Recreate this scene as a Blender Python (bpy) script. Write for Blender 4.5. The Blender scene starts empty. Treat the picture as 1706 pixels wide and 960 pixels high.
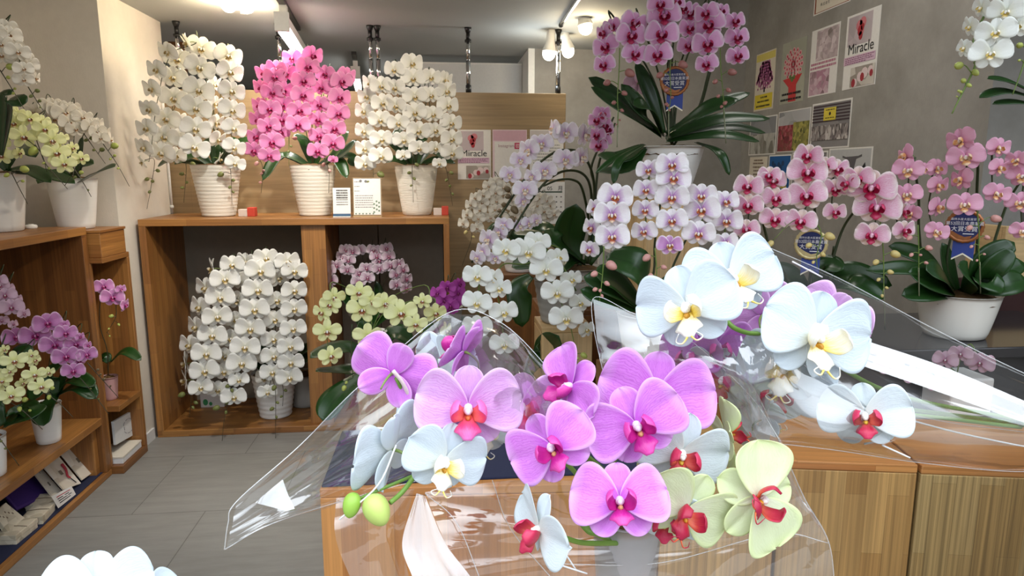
import bpy, bmesh, math, random
from mathutils import Vector, Matrix, Quaternion, noise
random.seed(7)
S = bpy.context.scene
COL = S.collection
# ------------------------------------------------------------------ camera
FPX, W, H = 1130.0, 1706, 960
YAW = math.atan((853 - 735) / FPX); PITCH = math.atan(195 / FPX); EYE = 1.45
cam = bpy.data.cameras.new('camera'); camo = bpy.data.objects.new('camera', cam); COL.objects.link(camo)
cam.sensor_fit = 'HORIZONTAL'; cam.sensor_width = 36; cam.lens = 36 * FPX / W; cam.clip_start = .02
camo.location = (0, 0, EYE); camo.rotation_euler = (math.pi / 2 - PITCH, 0, -YAW)
S.camera = camo
FW = Vector((math.sin(YAW) * math.cos(PITCH), math.cos(YAW) * math.cos(PITCH), -math.sin(PITCH)))
RT = Vector((math.cos(YAW), -math.sin(YAW), 0)); UP = RT.cross(FW); CAM = Vector((0, 0, EYE))
# ------------------------------------------------------------------ exposure, sky, lamps outside view
S.view_settings.view_transform = 'Standard'; S.view_settings.look = 'None'
S.view_settings.gamma = 1; S.view_settings.use_curve_mapping = False
S.view_settings.exposure = 0.3
wd = bpy.data.worlds.new('street_daylight'); S.world = wd; wd.use_nodes = True
nt = wd.node_tree; nt.nodes.clear()
wo = nt.nodes.new('ShaderNodeOutputWorld'); wb = nt.nodes.new('ShaderNodeBackground')
tc = nt.nodes.new('ShaderNodeTexCoord'); sp = nt.nodes.new('ShaderNodeSeparateXYZ'); rp = nt.nodes.new('ShaderNodeValToRGB')
nt.links.new(tc.outputs['Generated'], sp.inputs[0]); nt.links.new(sp.outputs['Z'], rp.inputs[0])
nt.links.new(rp.outputs[0], wb.inputs[0]); nt.links.new(wb.outputs[0], wo.inputs[0])
e = rp.color_ramp.elements
e[0].position = 0.0; e[0].color = (.20, .20, .19, 1)
e[1].position = .22; e[1].color = (.24, .25, .26, 1)
for p_, c_ in ((.30, (.95, 1.0, 1.08, 1)), (.5, (1.2, 1.35, 1.5, 1)), (.8, (1.8, 1.95, 2.1, 1))):
    q = e.new(p_); q.color = c_
wb.inputs[1].default_value = 1.75
def lamp(name, kind, loc, energy, color, target=None, **kw):
    d = bpy.data.lights.new(name, kind); d.energy = energy; d.color = color
    for k, v in kw.items(): setattr(d, k, v)
    o = bpy.data.objects.new(name, d); COL.objects.link(o); o.location = loc
    if target is not None: o.rotation_euler = (Vector(target) - Vector(loc)).to_track_quat('-Z', 'Y').to_euler()
    return o
WARM = (1, .86, .68); DAY = (1, .96, .9)
lamp('unseen_ceiling_spot', 'SPOT', (.45, 2.3, 2.24), 44, WARM, (-1.5, 3.9, 1.55), spot_size=1.0, spot_blend=.6, shadow_soft_size=.04)
lamp('unseen_ceiling_spot', 'SPOT', (-.7, 2.75, 2.26), 60, DAY, (-.75, 3.75, .5), spot_size=1.5, spot_blend=.7, shadow_soft_size=.03)
lamp('unseen_ceiling_spot', 'SPOT', (.1, 2.5, 2.24), 30, WARM, (-.35, 4.1, 1.65), spot_size=.9, spot_blend=.8, shadow_soft_size=.04)  # added warm spot brightening the pink and dome-shaped white orchids, no fixture seen
lamp('unseen_ceiling_spot', 'SPOT', (.9, 1.5, 2.6), 30, DAY, (1.1, 2.6, 1.2), spot_size=1.6, spot_blend=.8, shadow_soft_size=.06)  # added daylight spot over the middle plants, its fixture not seen
lamp('fill_panel', 'AREA', (-.5, 2.6, 2.26), 6, DAY, (-.5, 2.6, 0), shape='RECTANGLE', size=1.6, size_y=.5)  # added area fill for the interior, not an existing fixture
lamp('fill_panel', 'AREA', (1.3, 2.9, 2.9), 11, DAY, (1.5, 3.2, 0), shape='RECTANGLE', size=1.0, size_y=.6)  # added area fill that lifts the grey wall
# ------------------------------------------------------------------ pixel helpers: a ray through the photo met with a plane
def ray(x, y): return FW + RT * ((x - W / 2) / FPX) + UP * ((H / 2 - y) / FPX)
def atY(x, y, Y): r = ray(x, y); return CAM + r * (Y / r.y)
def atZ(x, y, Z): r = ray(x, y); return CAM + r * ((Z - EYE) / r.z)
def atX(x, y, X): r = ray(x, y); return CAM + r * (X / r.x)
def depth(p): return (p - CAM).dot(FW)
class tr:
    def __init__(q, ox, oy, s): q.ox, q.oy, q.s = ox, oy, s
    def __call__(q, x, y): return (q.ox + x / q.s, q.oy + y / q.s)
I_ = tr(0, 0, 1)
# ------------------------------------------------------------------ materials
def srgb(*c):
    return tuple((v / 255 / 12.92 if v / 255 <= .04045 else ((v / 255 + .055) / 1.055) ** 2.4) for v in c) + (1,)
class NT:
    def __init__(s, name):
        s.m = bpy.data.materials.new(name); s.m.use_nodes = True; s.t = s.m.node_tree; s.t.nodes.clear()
        s.out = s.n('OutputMaterial')
    def n(s, t, **kw):
        o = s.t.nodes.new('ShaderNode' + t)
        for k, v in kw.items(): setattr(o, k, v)
        return o
    def l(s, a, b): s.t.links.new(a, b)
    def bsdf(s, col=None, rough=.5, **kw):
        b = s.n('BsdfPrincipled'); b.inputs['Roughness'].default_value = rough
        if col is not None:
            if hasattr(col, 'is_output'): s.l(col, b.inputs['Base Color'])
            else: b.inputs['Base Color'].default_value = col
        for k, v in kw.items(): b.inputs[k.replace('_', ' ')].default_value = v
        s.l(b.outputs[0], s.out.inputs[0]); return b
    def mix(s, f, a, b, mode='MIX'):
        x = s.n('Mix', data_type='RGBA', blend_type=mode)
        for i, v in ((0, f), (6, a), (7, b)):
            if hasattr(v, 'is_output'): s.l(v, x.inputs[i])
            else: x.inputs[i].default_value = v
        return x.outputs[2]
    def math(s, op, a, b=0.0, c=None):
        x = s.n('Math', operation=op)
        for i, v in enumerate((a, b) if c is None else (a, b, c)):
            if hasattr(v, 'is_output'): s.l(v, x.inputs[i])
            else: x.inputs[i].default_value = v
        return x.outputs[0]
    def ramp(s, f, *st):
        r = s.n('ValToRGB'); s.l(f, r.inputs[0]); el = r.color_ramp.elements
        while len(el) < len(st): el.new(.5)
        for k, (p, c) in zip(el, st): k.position = p; k.color = c if len(c) == 4 else (*c, 1)
        return r.outputs[0]
    def noise(s, vec=None, scale=5, detail=3, rough=.5):
        x = s.n('TexNoise'); x.inputs['Scale'].default_value = scale; x.inputs['Detail'].default_value = detail; x.inputs['Roughness'].default_value = rough
        if vec is not None: s.l(vec, x.inputs['Vector'])
        return x.outputs[0]
    def mapping(s, vec, sc=(1, 1, 1), loc=(0, 0, 0)):
        m = s.n('Mapping'); s.l(vec, m.inputs[0]); m.inputs['Scale'].default_value = sc; m.inputs['Location'].default_value = loc
        return m.outputs[0]
    def coord(s, k='Object'): return s.n('TexCoord').outputs[k]
    def bump(s, h, b, st=.2, d=.002):
        x = s.n('Bump'); x.inputs['Strength'].default_value = st; x.inputs['Distance'].default_value = d
        s.l(h, x.inputs['Height']); s.l(x.outputs[0], b.inputs['Normal'])
_mc = {}
def plain(name, rgb, rough=.5, metal=0, bump=0, scale=60, var=.12, **kw):
    if name in _mc: return _mc[name]
    t = NT(name); c = t.coord(); n = t.noise(c, scale, 3)
    col = srgb(*rgb); dk = tuple(v * (1 - var) for v in col[:3]) + (1,)
    b = t.bsdf(t.mix(n, col, dk), rough, Metallic=metal, **kw)
    if bump: t.bump(n, b, bump)
    _mc[name] = t.m; return t.m
def wood(name, c1, c2, grain=.35, rough=.42, plank=(.38, .042), gscale=(2.5, 110), gdark=.55):
    t = NT(name); uv = t.coord('UV')
    br = t.n('TexBrick'); br.inputs['Scale'].default_value = 1; br.inputs['Mortar Size'].default_value = 0.0003
    br.inputs['Mortar'].default_value = tuple(v * .55 for v in srgb(*c2)[:3]) + (1,)
    br.inputs['Brick Width'].default_value = plank[0]; br.inputs['Row Height'].default_value = plank[1]
    br.inputs['Color1'].default_value = srgb(*c1); br.inputs['Color2'].default_value = srgb(*c2)
    br.offset = .37; br.squash = 1
    t.l(uv, br.inputs['Vector'])
    # jitter so that grain differs from strip to strip
    g1 = t.noise(t.mapping(uv, (gscale[0], gscale[1], 1)), 1, 4, .6)
    g2 = t.noise(t.mapping(uv, (1.1, 14, 1), (3, 7, 0)), 1, 3, .6)
    f = t.ramp(g1, (.38, (1 - grain,) * 3), (.62, (1, 1, 1)))
    f2 = t.ramp(g2, (.3, (1 - gdark * .4,) * 3), (.7, (1, 1, 1)))
    c = t.mix(1, br.outputs[0], f, 'MULTIPLY'); c = t.mix(1, c, f2, 'MULTIPLY')
    b = t.bsdf(c, rough); b.inputs['Coat Weight'].default_value = .12; b.inputs['Coat Roughness'].default_value = .3
    t.bump(g1, b, .12, .001)
    return t.m
M = {}
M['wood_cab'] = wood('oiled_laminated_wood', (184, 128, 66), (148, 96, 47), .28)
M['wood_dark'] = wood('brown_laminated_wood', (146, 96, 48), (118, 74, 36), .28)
M['wood_crate'] = wood('honey_crate_wood', (214, 152, 88), (190, 124, 66), .18, .4, (.5, .06))
M['wood_pine'] = wood('striped_pine_wood', (206, 164, 102), (182, 138, 80), .34, .45, (.42, .05), (1.2, 120))
M['wood_pale'] = wood('pale_striped_pine_wood', (212, 182, 124), (186, 150, 92), .5, .5, (.5, .055), (1.0, 130))
M['wood_panel'] = wood('oak_veneer', (164, 140, 104), (158, 134, 98), .2, .5, (3.0, 2.0), (2.2, 60), .5)
M['wood_light'] = wood('light_birch_wood', (222, 190, 140), (206, 170, 118), .18, .5, (.6, .08))
def concrete(name, c1, c2, sc=3.2):
    t = NT(name); c = t.coord()
    n1 = t.noise(c, sc, 5, .6); n2 = t.noise(c, 26, 4, .6); n3 = t.noise(t.mapping(c, (140, 140, 60)), 1, 2)
    a = t.mix(t.ramp(n1, (.35, (0, 0, 0)), (.68, (1, 1, 1))), srgb(*c1), srgb(*c2))
    a = t.mix(t.math('MULTIPLY', n2, .35), a, tuple(v * .72 for v in srgb(*c2)[:3]) + (1,))
    b = t.bsdf(a, .75); t.bump(n3, b, .25, .002); return t.m
M['concrete'] = concrete('grey_plaster_wallpaper', (166, 162, 155), (140, 136, 129))
M['wallpaper'] = concrete('cream_wallpaper', (224, 216, 203), (214, 206, 192), 2)
M['ceiling'] = plain('ceiling_paint', (178, 181, 179), .8, bump=.1, scale=180)
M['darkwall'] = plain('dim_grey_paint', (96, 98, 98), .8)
M['white'] = plain('white_satin_paint', (236, 235, 230), .45)
M['offwhite'] = plain('off_white_board', (224, 224, 222), .5)
M['black'] = plain('black_plastic', (22, 22, 23), .4)
M['chrome'] = plain('chrome_steel', (205, 205, 205), .13, 1.0)
M['navy'] = plain('navy_cloth', (26, 32, 62), .9, bump=.4, scale=900)
M['purple_cloth'] = plain('purple_card', (70, 38, 120), .8)
M['darkglass'] = plain('dark_polished_stone', (52, 50, 52), .12, scale=9, var=.5)
M['maroon'] = plain('maroon_cloth', (52, 22, 20), .8)
M['moss'] = plain('sphagnum_moss', (112, 80, 38), .95, bump=.9, scale=120, var=.6)
M['stake'] = plain('wire_stake', (150, 158, 130), .4)
M['tape'] = plain('green_tape', (60, 90, 40), .6)
def floor_mat():
    t = NT('grey_vinyl_tile'); c = t.coord()
    br = t.n('TexBrick'); br.inputs['Scale'].default_value = 1; br.inputs['Mortar Size'].default_value = .0022
    br.inputs['Brick Width'].default_value = .61; br.inputs['Row Height'].default_value = .61; br.offset = .5
    br.inputs['Color1'].default_value = srgb(146, 143, 137); br.inputs['Color2'].default_value = srgb(138, 136, 130); br.inputs['Mortar'].default_value = srgb(104, 101, 96)
    t.l(t.mapping(c, (1, 1, 1), (.12, .2, 0)), br.inputs['Vector'])
    n = t.noise(t.mapping(c, (4, 26, 1)), 1, 5, .65); n2 = t.noise(c, 2.2, 4)
    f = t.ramp(n, (.3, (.82,) * 3), (.7, (1.06,) * 3)); f2 = t.ramp(n2, (.3, (.88,) * 3), (.7, (1.04,) * 3))
    a = t.mix(1, t.mix(1, br.outputs[0], f, 'MULTIPLY'), f2, 'MULTIPLY')
    b = t.bsdf(a, .42); t.bump(n, b, .06, .001); return t.m
M['floor'] = floor_mat()
def leaf_mat():
    t = NT('orchid_leaf_green'); uv = t.coord('UV'); x = t.n('SeparateXYZ'); t.l(uv, x.inputs[0])
    n = t.noise(t.mapping(uv, (2.5, 30, 1)), 1, 3)
    mid = t.ramp(t.math('ABSOLUTE', x.outputs[1]), (0, (1, 1, 1)), (.1, (0, 0, 0)))
    c = t.mix(n, srgb(20, 48, 17), srgb(38, 74, 26)); c = t.mix(t.math('MULTIPLY', mid, .5), c, srgb(12, 32, 10))
    b = t.bsdf(c, .33); t.bump(n, b, .1, .002)
    return t.m
M['leaf'] = leaf_mat()
def petal_mat(name, main, center, rim=None, vein=None, vs=.25, cr=.5, trans=.28, rimw=.12):
    """colour printed on the petal itself: u runs from claw to tip, v across"""
    t = NT(name); uv = t.coord('UV'); x = t.n('SeparateXYZ'); t.l(uv, x.inputs[0]); u, v = x.outputs[0], x.outputs[1]
    n = t.noise(uv, 5, 3)
    f = t.ramp(t.math('ADD', u, t.math('MULTIPLY', t.math('SUBTRACT', n, .5), .25)), (.04, (1, 1, 1)), (cr, (0, 0, 0)))
    c = t.mix(f, srgb(*main), srgb(*center))
    # veins fan out from the claw: lines of constant v, broken by noise
    wv = t.math('ADD', t.math('MULTIPLY', v, 34.0), t.math('MULTIPLY', t.noise(t.mapping(uv, (3, 3, 1)), 2, 3), 9.0))
    ve = t.math('POWER', t.math('ABSOLUTE', t.math('SINE', wv)), 7.0)
    if vein is not None: c = t.mix(t.math('MULTIPLY', ve, vs), c, srgb(*vein))
    if rim is not None:
        ed = t.math('MAXIMUM', t.math('ABSOLUTE', v), u)
        r = t.ramp(ed, (1 - rimw * 2, (0, 0, 0)), (1 - rimw * .3, (1, 1, 1)))
        c = t.mix(r, c, srgb(*rim))
    b = t.n('BsdfPrincipled'); t.l(c, b.inputs['Base Color']); b.inputs['Roughness'].default_value = .55
    b.inputs['Specular IOR Level'].default_value = .25; b.inputs['Sheen Weight'].default_value = .05
    tl = t.n('BsdfTranslucent'); t.l(c, tl.inputs[0])
    bp = t.n('Bump'); bp.inputs['Strength'].default_value = .13; bp.inputs['Distance'].default_value = .01
    t.l(t.math('ADD', t.math('MULTIPLY', ve, .4), n), bp.inputs['Height']); t.l(bp.outputs[0], b.inputs['Normal'])
    ms = t.n('MixShader'); ms.inputs[0].default_value = trans; t.l(b.outputs[0], ms.inputs[1]); t.l(tl.outputs[0], ms.inputs[2])
    t.l(ms.outputs[0], t.out.inputs[0]); return t.m
def lip_mat(name, a, b_, tip=None):
    t = NT(name); uv = t.coord('UV'); x = t.n('SeparateXYZ'); t.l(uv, x.inputs[0])
    n = t.noise(t.mapping(uv, (3, 12, 1)), 1.5, 3)
    f = t.math('ADD', x.outputs[0], t.math('MULTIPLY', t.math('SUBTRACT', n, .5), .7))
    st = [(.12, srgb(*a)), (.5, srgb(*b_))]
    if tip: st.append((.95, srgb(*tip)))
    b = t.bsdf(t.ramp(f, *st), .4); b.inputs['Subsurface Weight'].default_value = 0.0
    t.bump(n, b, .2, .004); return t.m
def film_mat():
    t = NT('clear_cellophane'); c = t.coord()
    tp = t.n('BsdfTransparent'); tp.inputs[0].default_value = (.955, .955, .96, 1)
    gl = t.n('BsdfGlossy'); gl.inputs['Roughness'].default_value = .07; gl.inputs[0].default_value = (1, 1, 1, 1)
    df = t.n('BsdfDiffuse'); df.inputs[0].default_value = (.9, .92, .95, 1)
    bp = t.n('Bump'); bp.inputs['Strength'].default_value = .12; bp.inputs['Distance'].default_value = .006
    t.l(t.noise(t.mapping(c, (1, 1, 1)), 11, 2, .5), bp.inputs['Height']); t.l(bp.outputs[0], gl.inputs['Normal'])
    lw = t.n('LayerWeight'); lw.inputs[0].default_value = .42; t.l(bp.outputs[0], lw.inputs['Normal'])
    f = t.math('ADD', t.math('MULTIPLY', lw.outputs['Fresnel'], .8), .11)
    m1 = t.n('MixShader'); m1.inputs[0].default_value = .025; t.l(tp.outputs[0], m1.inputs[1]); t.l(df.outputs[0], m1.inputs[2])
    m2 = t.n('MixShader'); t.l(t.math('MINIMUM', f, .8), m2.inputs[0]); t.l(m1.outputs[0], m2.inputs[1]); t.l(gl.outputs[0], m2.inputs[2])
    t.l(m2.outputs[0], t.out.inputs[0]); return t.m
M['film'] = film_mat()
def edge_mat():
    t = NT('film_glint'); tp = t.n('BsdfTransparent'); gl = t.n('BsdfGlossy'); gl.inputs['Roughness'].default_value = .12; df = t.n('BsdfDiffuse'); df.inputs[0].default_value = (.85, .88, .9, 1)
    a = t.n('MixShader'); a.inputs[0].default_value = .5; t.l(gl.outputs[0], a.inputs[1]); t.l(df.outputs[0], a.inputs[2]); b = t.n('MixShader'); b.inputs[0].default_value = .42; t.l(tp.outputs[0], b.inputs[1]); t.l(a.outputs[0], b.inputs[2])
    t.l(b.outputs[0], t.out.inputs[0]); return t.m
M['glint_line'] = edge_mat()  # whitish mix that puts bright edge glints into the colour
def emit(name, rgb, st):
    t = NT(name); e_ = t.n('Emission'); e_.inputs[0].default_value = (*rgb, 1); e_.inputs[1].default_value = st
    t.l(e_.outputs[0], t.out.inputs[0]); return t.m
M['tube'] = emit('lit_tube', (1, .97, .93), 9); M['bulb'] = emit('lit_warm_bulb', (1, .86, .62), 14); M['bulbw'] = emit('lit_white_bulb', (1, .97, .92), 14)
# ------------------------------------------------------------------ mesh helpers
def mesh(name, vs, fs, mats, uvs=None, mi=None, smooth=True):
    me = bpy.data.meshes.new(name); me.from_pydata([tuple(v) for v in vs], [], fs)
    for m in (mats if isinstance(mats, (list, tuple)) else [mats]): me.materials.append(m)
    if uvs is not None:
        ul = me.uv_layers.new(name='UVMap')
        for lp in me.loops: ul.data[lp.index].uv = uvs[lp.vertex_index]
    if mi is not None: me.polygons.foreach_set('material_index', mi)
    if smooth: me.polygons.foreach_set('use_smooth', [True] * len(me.polygons))
    me.update(); return me
def link(name, me, parent=None, loc=None):
    o = bpy.data.objects.new(name, me); COL.objects.link(o)
    if parent is not None: o.parent = parent
    if loc is not None: o.location = loc
    return o
def tag(o, label, cat, group=None):
    o['label'] = label; o['category'] = cat
    if group: o['group'] = group
    return o
def thing(name, label, cat, loc, group=None):
    o = link(name, None, None, loc); o.empty_display_size = .05; return tag(o, label, cat, group)
def part(name, T, vs, fs, mats, uvs=None, mi=None, smooth=True):
    """vertices given in world coordinates"""
    L = Vector(T.location) if T is not None else Vector()
    return link(name, mesh(name, [Vector(v) - L for v in vs], fs, mats, uvs, mi, smooth), T)
class Geo:
    def __init__(s): s.v, s.f, s.u, s.m = [], [], [], []
    def add(s, vs, fs, us=None, m=0):
        b = len(s.v); s.v += [Vector(v) for v in vs]; s.f += [tuple(i + b for i in f) for f in fs]
        s.u += list(us) if us is not None else [(0, 0)] * len(vs); s.m += [m] * len(fs); return s
    def obj(s, name, T, mats, smooth=True): return part(name, T, s.v, s.f, mats, s.u, s.m, smooth)
    def me(s, name, mats): return mesh(name, s.v, s.f, mats, s.u, s.m)
def box(name, T, lo, hi, mat, grain='x', bev=.0025, rz=0, pivot=None, kind=None):
    lo, hi = Vector(lo), Vector(hi)
    bm = bmesh.new(); bmesh.ops.create_cube(bm, size=1)
    for v in bm.verts: v.co = Vector([lo[i] + (v.co[i] + .5) * (hi[i] - lo[i]) for i in range(3)])
    if bev: bmesh.ops.bevel(bm, geom=bm.edges[:], offset=min(bev, min(hi - lo) * .3), segments=2, affect='EDGES', profile=.5)
    ul = bm.loops.layers.uv.new('UVMap'); g = 'xyz'.index(grain); off = random.random() * 3
    for f in bm.faces:
        f.normal_update(); n = max(range(3), key=lambda i: abs(f.normal[i])); ax = [i for i in range(3) if i != n]
        if ax[1] == g: ax.reverse()
        for lp in f.loops: lp[ul].uv = (lp.vert.co[ax[0]] + off, lp.vert.co[ax[1]] + off)
    L = Vector(T.location) if T is not None else Vector()
    if rz:
        pv = Vector(pivot if pivot is not None else (lo + hi) / 2); R = Matrix.Rotation(rz, 3, 'Z')
        for v in bm.verts: v.co = R @ (v.co - pv) + pv
    for v in bm.verts: v.co -= L
    me = bpy.data.meshes.new(name); bm.to_mesh(me); bm.free(); me.materials.append(mat)
    o = link(name, me, T)
    if kind: o['kind'] = kind
    return o
def smooth_path(pts, n=6):
    pts = [Vector(p) for p in pts]
    if len(pts) < 3: return [pts[0].lerp(pts[-1], i / n) for i in range(n + 1)]
    out = []
    for i in range(len(pts) - 1):
        a, b = pts[i], pts[i + 1]; p = pts[i - 1] if i else a * 2 - b; q = pts[i + 2] if i + 2 < len(pts) else b * 2 - a
        for k in range(n):
            t = k / n
            out.append(.5 * ((2 * a) + (b - p) * t + (2 * p - 5 * a + 4 * b - q) * t * t + (3 * a - p - 3 * b + q) * t ** 3))
    out.append(pts[-1]); return out
def tube_geo(path, r0, r1=None, seg=8, cap=True):
    r1 = r0 if r1 is None else r1; n = len(path); vs, fs, us = [], [], []
    ref = Vector((.3, -.8, .5)); t0 = (path[1] - path[0]).normalized(); nx = t0.cross(ref)
    if nx.length < 1e-4: nx = t0.cross(Vector((1, 0, 0)))
    nx.normalize()
    for i, p in enumerate(path):
        t = (path[min(i + 1, n - 1)] - path[max(i - 1, 0)])
        t = t.normalized() if t.length > 1e-9 else t0
        nx = nx - t * nx.dot(t); nx = nx.normalized() if nx.length > 1e-6 else t.orthogonal().normalized()
        by = t.cross(nx); r = (r0(i / (n - 1)) if callable(r0) else r0 + (r1 - r0) * i / (n - 1))
        for k in range(seg):
            a = 2 * math.pi * k / seg; vs.append(p + nx * (math.cos(a) * r) + by * (math.sin(a) * r)); us.append((i / (n - 1), k / seg))
    for i in range(n - 1):
        for k in range(seg): fs.append((i * seg + k, i * seg + (k + 1) % seg, (i + 1) * seg + (k + 1) % seg, (i + 1) * seg + k))
    if cap: fs.append(tuple(range(seg - 1, -1, -1))); fs.append(tuple((n - 1) * seg + k for k in range(seg)))
    return vs, fs, us
def tube(name, T, pts, r0, r1, mat, seg=8, n=6):
    return Geo().add(*tube_geo(smooth_path(pts, n), r0, r1, seg)).obj(name, T, mat)
def lathe_geo(c, prof, seg=40, wob=0):
    vs, fs, us = [], [], []
    for i, (r, z) in enumerate(prof):
        for k in range(seg):
            a = 2 * math.pi * k / seg; rr = r * (1 + wob * math.sin(3 * a + z * 90) * .3)
            vs.append(Vector(c) + Vector((rr * math.cos(a), rr * math.sin(a), z))); us.append((k / seg, z))
    for i in range(len(prof) - 1):
        for k in range(seg): fs.append((i * seg + k, i * seg + (k + 1) % seg, (i + 1) * seg + (k + 1) % seg, (i + 1) * seg + k))
    fs.append(tuple(range(seg - 1, -1, -1))); fs.append(tuple((len(prof) - 1) * seg + k for k in range(seg)))
    return vs, fs, us
def ellipsoid(c, ax, ra, rb, seg=10, rings=7, tip=1.0):
    """egg whose long axis is ax"""
    ax = Vector(ax).normalized(); x = ax.orthogonal().normalized(); y = ax.cross(x); c = Vector(c); vs, fs, us = [], [], []
    for i in range(rings + 1):
        th = math.pi * i / rings; z = -math.cos(th); r = max(.02, math.sin(th)) * (1 - .18 * tip * z)
        for k in range(seg):
            a = 2 * math.pi * k / seg; rr = r * rb * (1 - .06 * abs(math.cos(1.5 * a)) ** 8)
            vs.append(c + ax * (z * ra) + x * (rr * math.cos(a)) + y * (rr * math.sin(a))); us.append((i / rings, k / seg))
    for i in range(rings):
        for k in range(seg): fs.append((i * seg + k, i * seg + (k + 1) % seg, (i + 1) * seg + (k + 1) % seg, (i + 1) * seg + k))
    fs.append(tuple(range(seg - 1, -1, -1))); fs.append(tuple(rings * seg + k for k in range(seg)))
    return vs, fs, us
# ------------------------------------------------------------------ orchid flowers: unit width, facing -Y, up +Z
def petal_geo(ang, L, wd, a=.55, b=3.0, nu=7, nv=7, cup=.1, curl=.1, rip=.0, y0=0, lean=0, thick=.01, tw=0, ph=0):
    """blade from the claw outwards; ang clockwise from up; both faces are built so that the blade has thickness"""
    d = Vector((math.sin(ang), 0, math.cos(ang))); e_ = Vector((math.cos(ang), 0, -math.sin(ang))); n = Vector((0, -1, 0))
    mx = max((k / 40) ** a * max(0, 1 - (k / 40) ** b) ** .5 for k in range(41))
    P, U = [], []
    for i in range(nu + 1):
        u = .02 + .98 * (1 - (1 - i / nu) ** 1.35); w = wd * (u ** a * max(0, 1 - u ** b) ** .5) / mx
        w = max(w, wd * .05 if i < nu else wd * .1)
        for j in range(nv + 1):
            v = -1 + 2 * j / nv
            z = -y0 + lean * u * L - curl * u * u * L + cup * v * v * w + rip * u * u * math.sin(v * 5 + ph) * L + tw * v * w * u
            z -= .045 * L * math.exp(-(v * 5) ** 2) * u
            P.append(d * (u * L) + e_ * (v * w) + n * z); U.append((u, v))
    c = nv + 1; F = []
    N = []
    for i in range(nu + 1):
        for j in range(c):
            p = P[min(i + 1, nu) * c + j] - P[max(i - 1, 0) * c + j]; q = P[i * c + min(j + 1, nv)] - P[i * c + max(j - 1, 0)]
            m_ = p.cross(q); N.append(m_.normalized() if m_.length > 1e-9 else n)
    k0 = len(P)
    edge = lambda i, j: i in (0, nu) or j in (0, nv)
    V = [P[i] + N[i] * thick * .5 * (.25 if edge(i // c, i % c) else 1) for i in range(k0)] + [P[i] - N[i] * thick * .5 * (.25 if edge(i // c, i % c) else 1) for i in range(k0)]
    for i in range(nu):
        for j in range(nv):
            q = (i * c + j, i * c + j + 1, (i + 1) * c + j + 1, (i + 1) * c + j); F.append(q); F.append(tuple(k0 + x for x in reversed(q)))
    bd = [j for j in range(nv)] + [i * c + nv for i in range(nu)] + [nu * c + j for j in range(nv, 0, -1)] + [i * c for i in range(nu, 0, -1)]
    for x, y in zip(bd, bd[1:] + bd[:1]): F.append((y, x, x + k0, y + k0))
    return V, F, U + U
def ribbon_geo(path, widths, side, cupz=0.0, nv=4, thick=.008):
    """a tongue along a path, its side edges raised by cupz"""
    vs, us = [], []; n = len(path); side = Vector(side).normalized()
    for i, p in enumerate(path):
        t = (path[min(i + 1, n - 1)] - path[max(i - 1, 0)]).normalized(); up = side.cross(t).normalized()
        for j in range(nv + 1):
            v = -1 + 2 * j / nv; vs.append(p + side * (v * widths[i]) + up * (cupz * v * v * widths[i])); us.append((i / (n - 1), v))
    c = nv + 1; k0 = len(vs); ups = []
    for i in range(n):
        t = (path[min(i + 1, n - 1)] - path[max(i - 1, 0)]).normalized(); up = side.cross(t).normalized(); ups += [up] * c
    V = vs + [vs[i] - ups[i] * thick for i in range(k0)]; F = []
    for i in range(n - 1):
        for j in range(nv):
            q = (i * c + j, i * c + j + 1, (i + 1) * c + j + 1, (i + 1) * c + j); F.append(q); F.append(tuple(k0 + x for x in reversed(q)))
    bd = [j for j in range(nv)] + [i * c + nv for i in range(n - 1)] + [(n - 1) * c + j for j in range(nv, 0, -1)] + [i * c for i in range(n - 1, 0, -1)]
    for x, y in zip(bd, bd[1:] + bd[:1]): F.append((y, x, x + k0, y + k0))
    return V, F, us + us
def lip_geos(sc=1.0, fine=False, spread=1.0):
    """three-lobed lip: two upright side lobes and an arrow-shaped tongue"""
    G = Geo(); k = sc; n = 9 if fine else 5
    P = smooth_path([Vector((0, -.02, -.035)) * k, Vector((0, -.10, -.075)) * k, Vector((0, -.165, -.125)) * k, Vector((0, -.185, -.19)) * k], n // 2)
    m = len(P); wf = lambda t: (.022 + .075 * math.sin(min(1, t * 1.25) * math.pi * .62) ** 1.5 * (1 - max(0, t - .62) / .42)) * k
    G.add(*ribbon_geo(P, [max(.012 * k, wf(i / (m - 1))) for i in range(m)], (1, 0, 0), .45, 6 if fine else 4))
    for s in (-1, 1):
        P = smooth_path([Vector((s * .025, -.035, -.05)) * k, Vector((s * .095 * spread, -.085, -.03)) * k, Vector((s * .12 * spread, -.155, .035)) * k, Vector((s * .065 * spread, -.2, .06)) * k], n // 2)
        m = len(P)
        G.add(*ribbon_geo(P, [(.02 + .062 * math.sin(math.pi * (.12 + .8 * i / (m - 1)))) * k for i in range(m)], (s * .25, -.75, -.65), .25 * s, 4))
    return G
def column_geo(G, m=0, k=1.0, seg=8):
    G.add(*tube_geo(smooth_path([Vector((0, .01, -.005)) * k, Vector((0, -.05, .012)) * k, Vector((0, -.105, -.012)) * k], 4), lambda t: (.03 + .014 * math.sin(t * 3.1) + (.012 if t > .8 else 0)) * k, seg=seg), m=m)
    G.add(*ellipsoid(Vector((0, -.115, -.018)) * k, (0, -1, -.4), .034 * k, .036 * k, seg, 5), m=m)
def pedicel_geo(G, m, L=.3, r=.013, drop=.1):
    G.add(*tube_geo(smooth_path([Vector((0, .0, -.005)), Vector((0, .35 * L, .01)), Vector((0, .8 * L, -.02)), Vector((0, L, -drop))], 4), r * 1.5, r * .8, 6), m=m)
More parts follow.
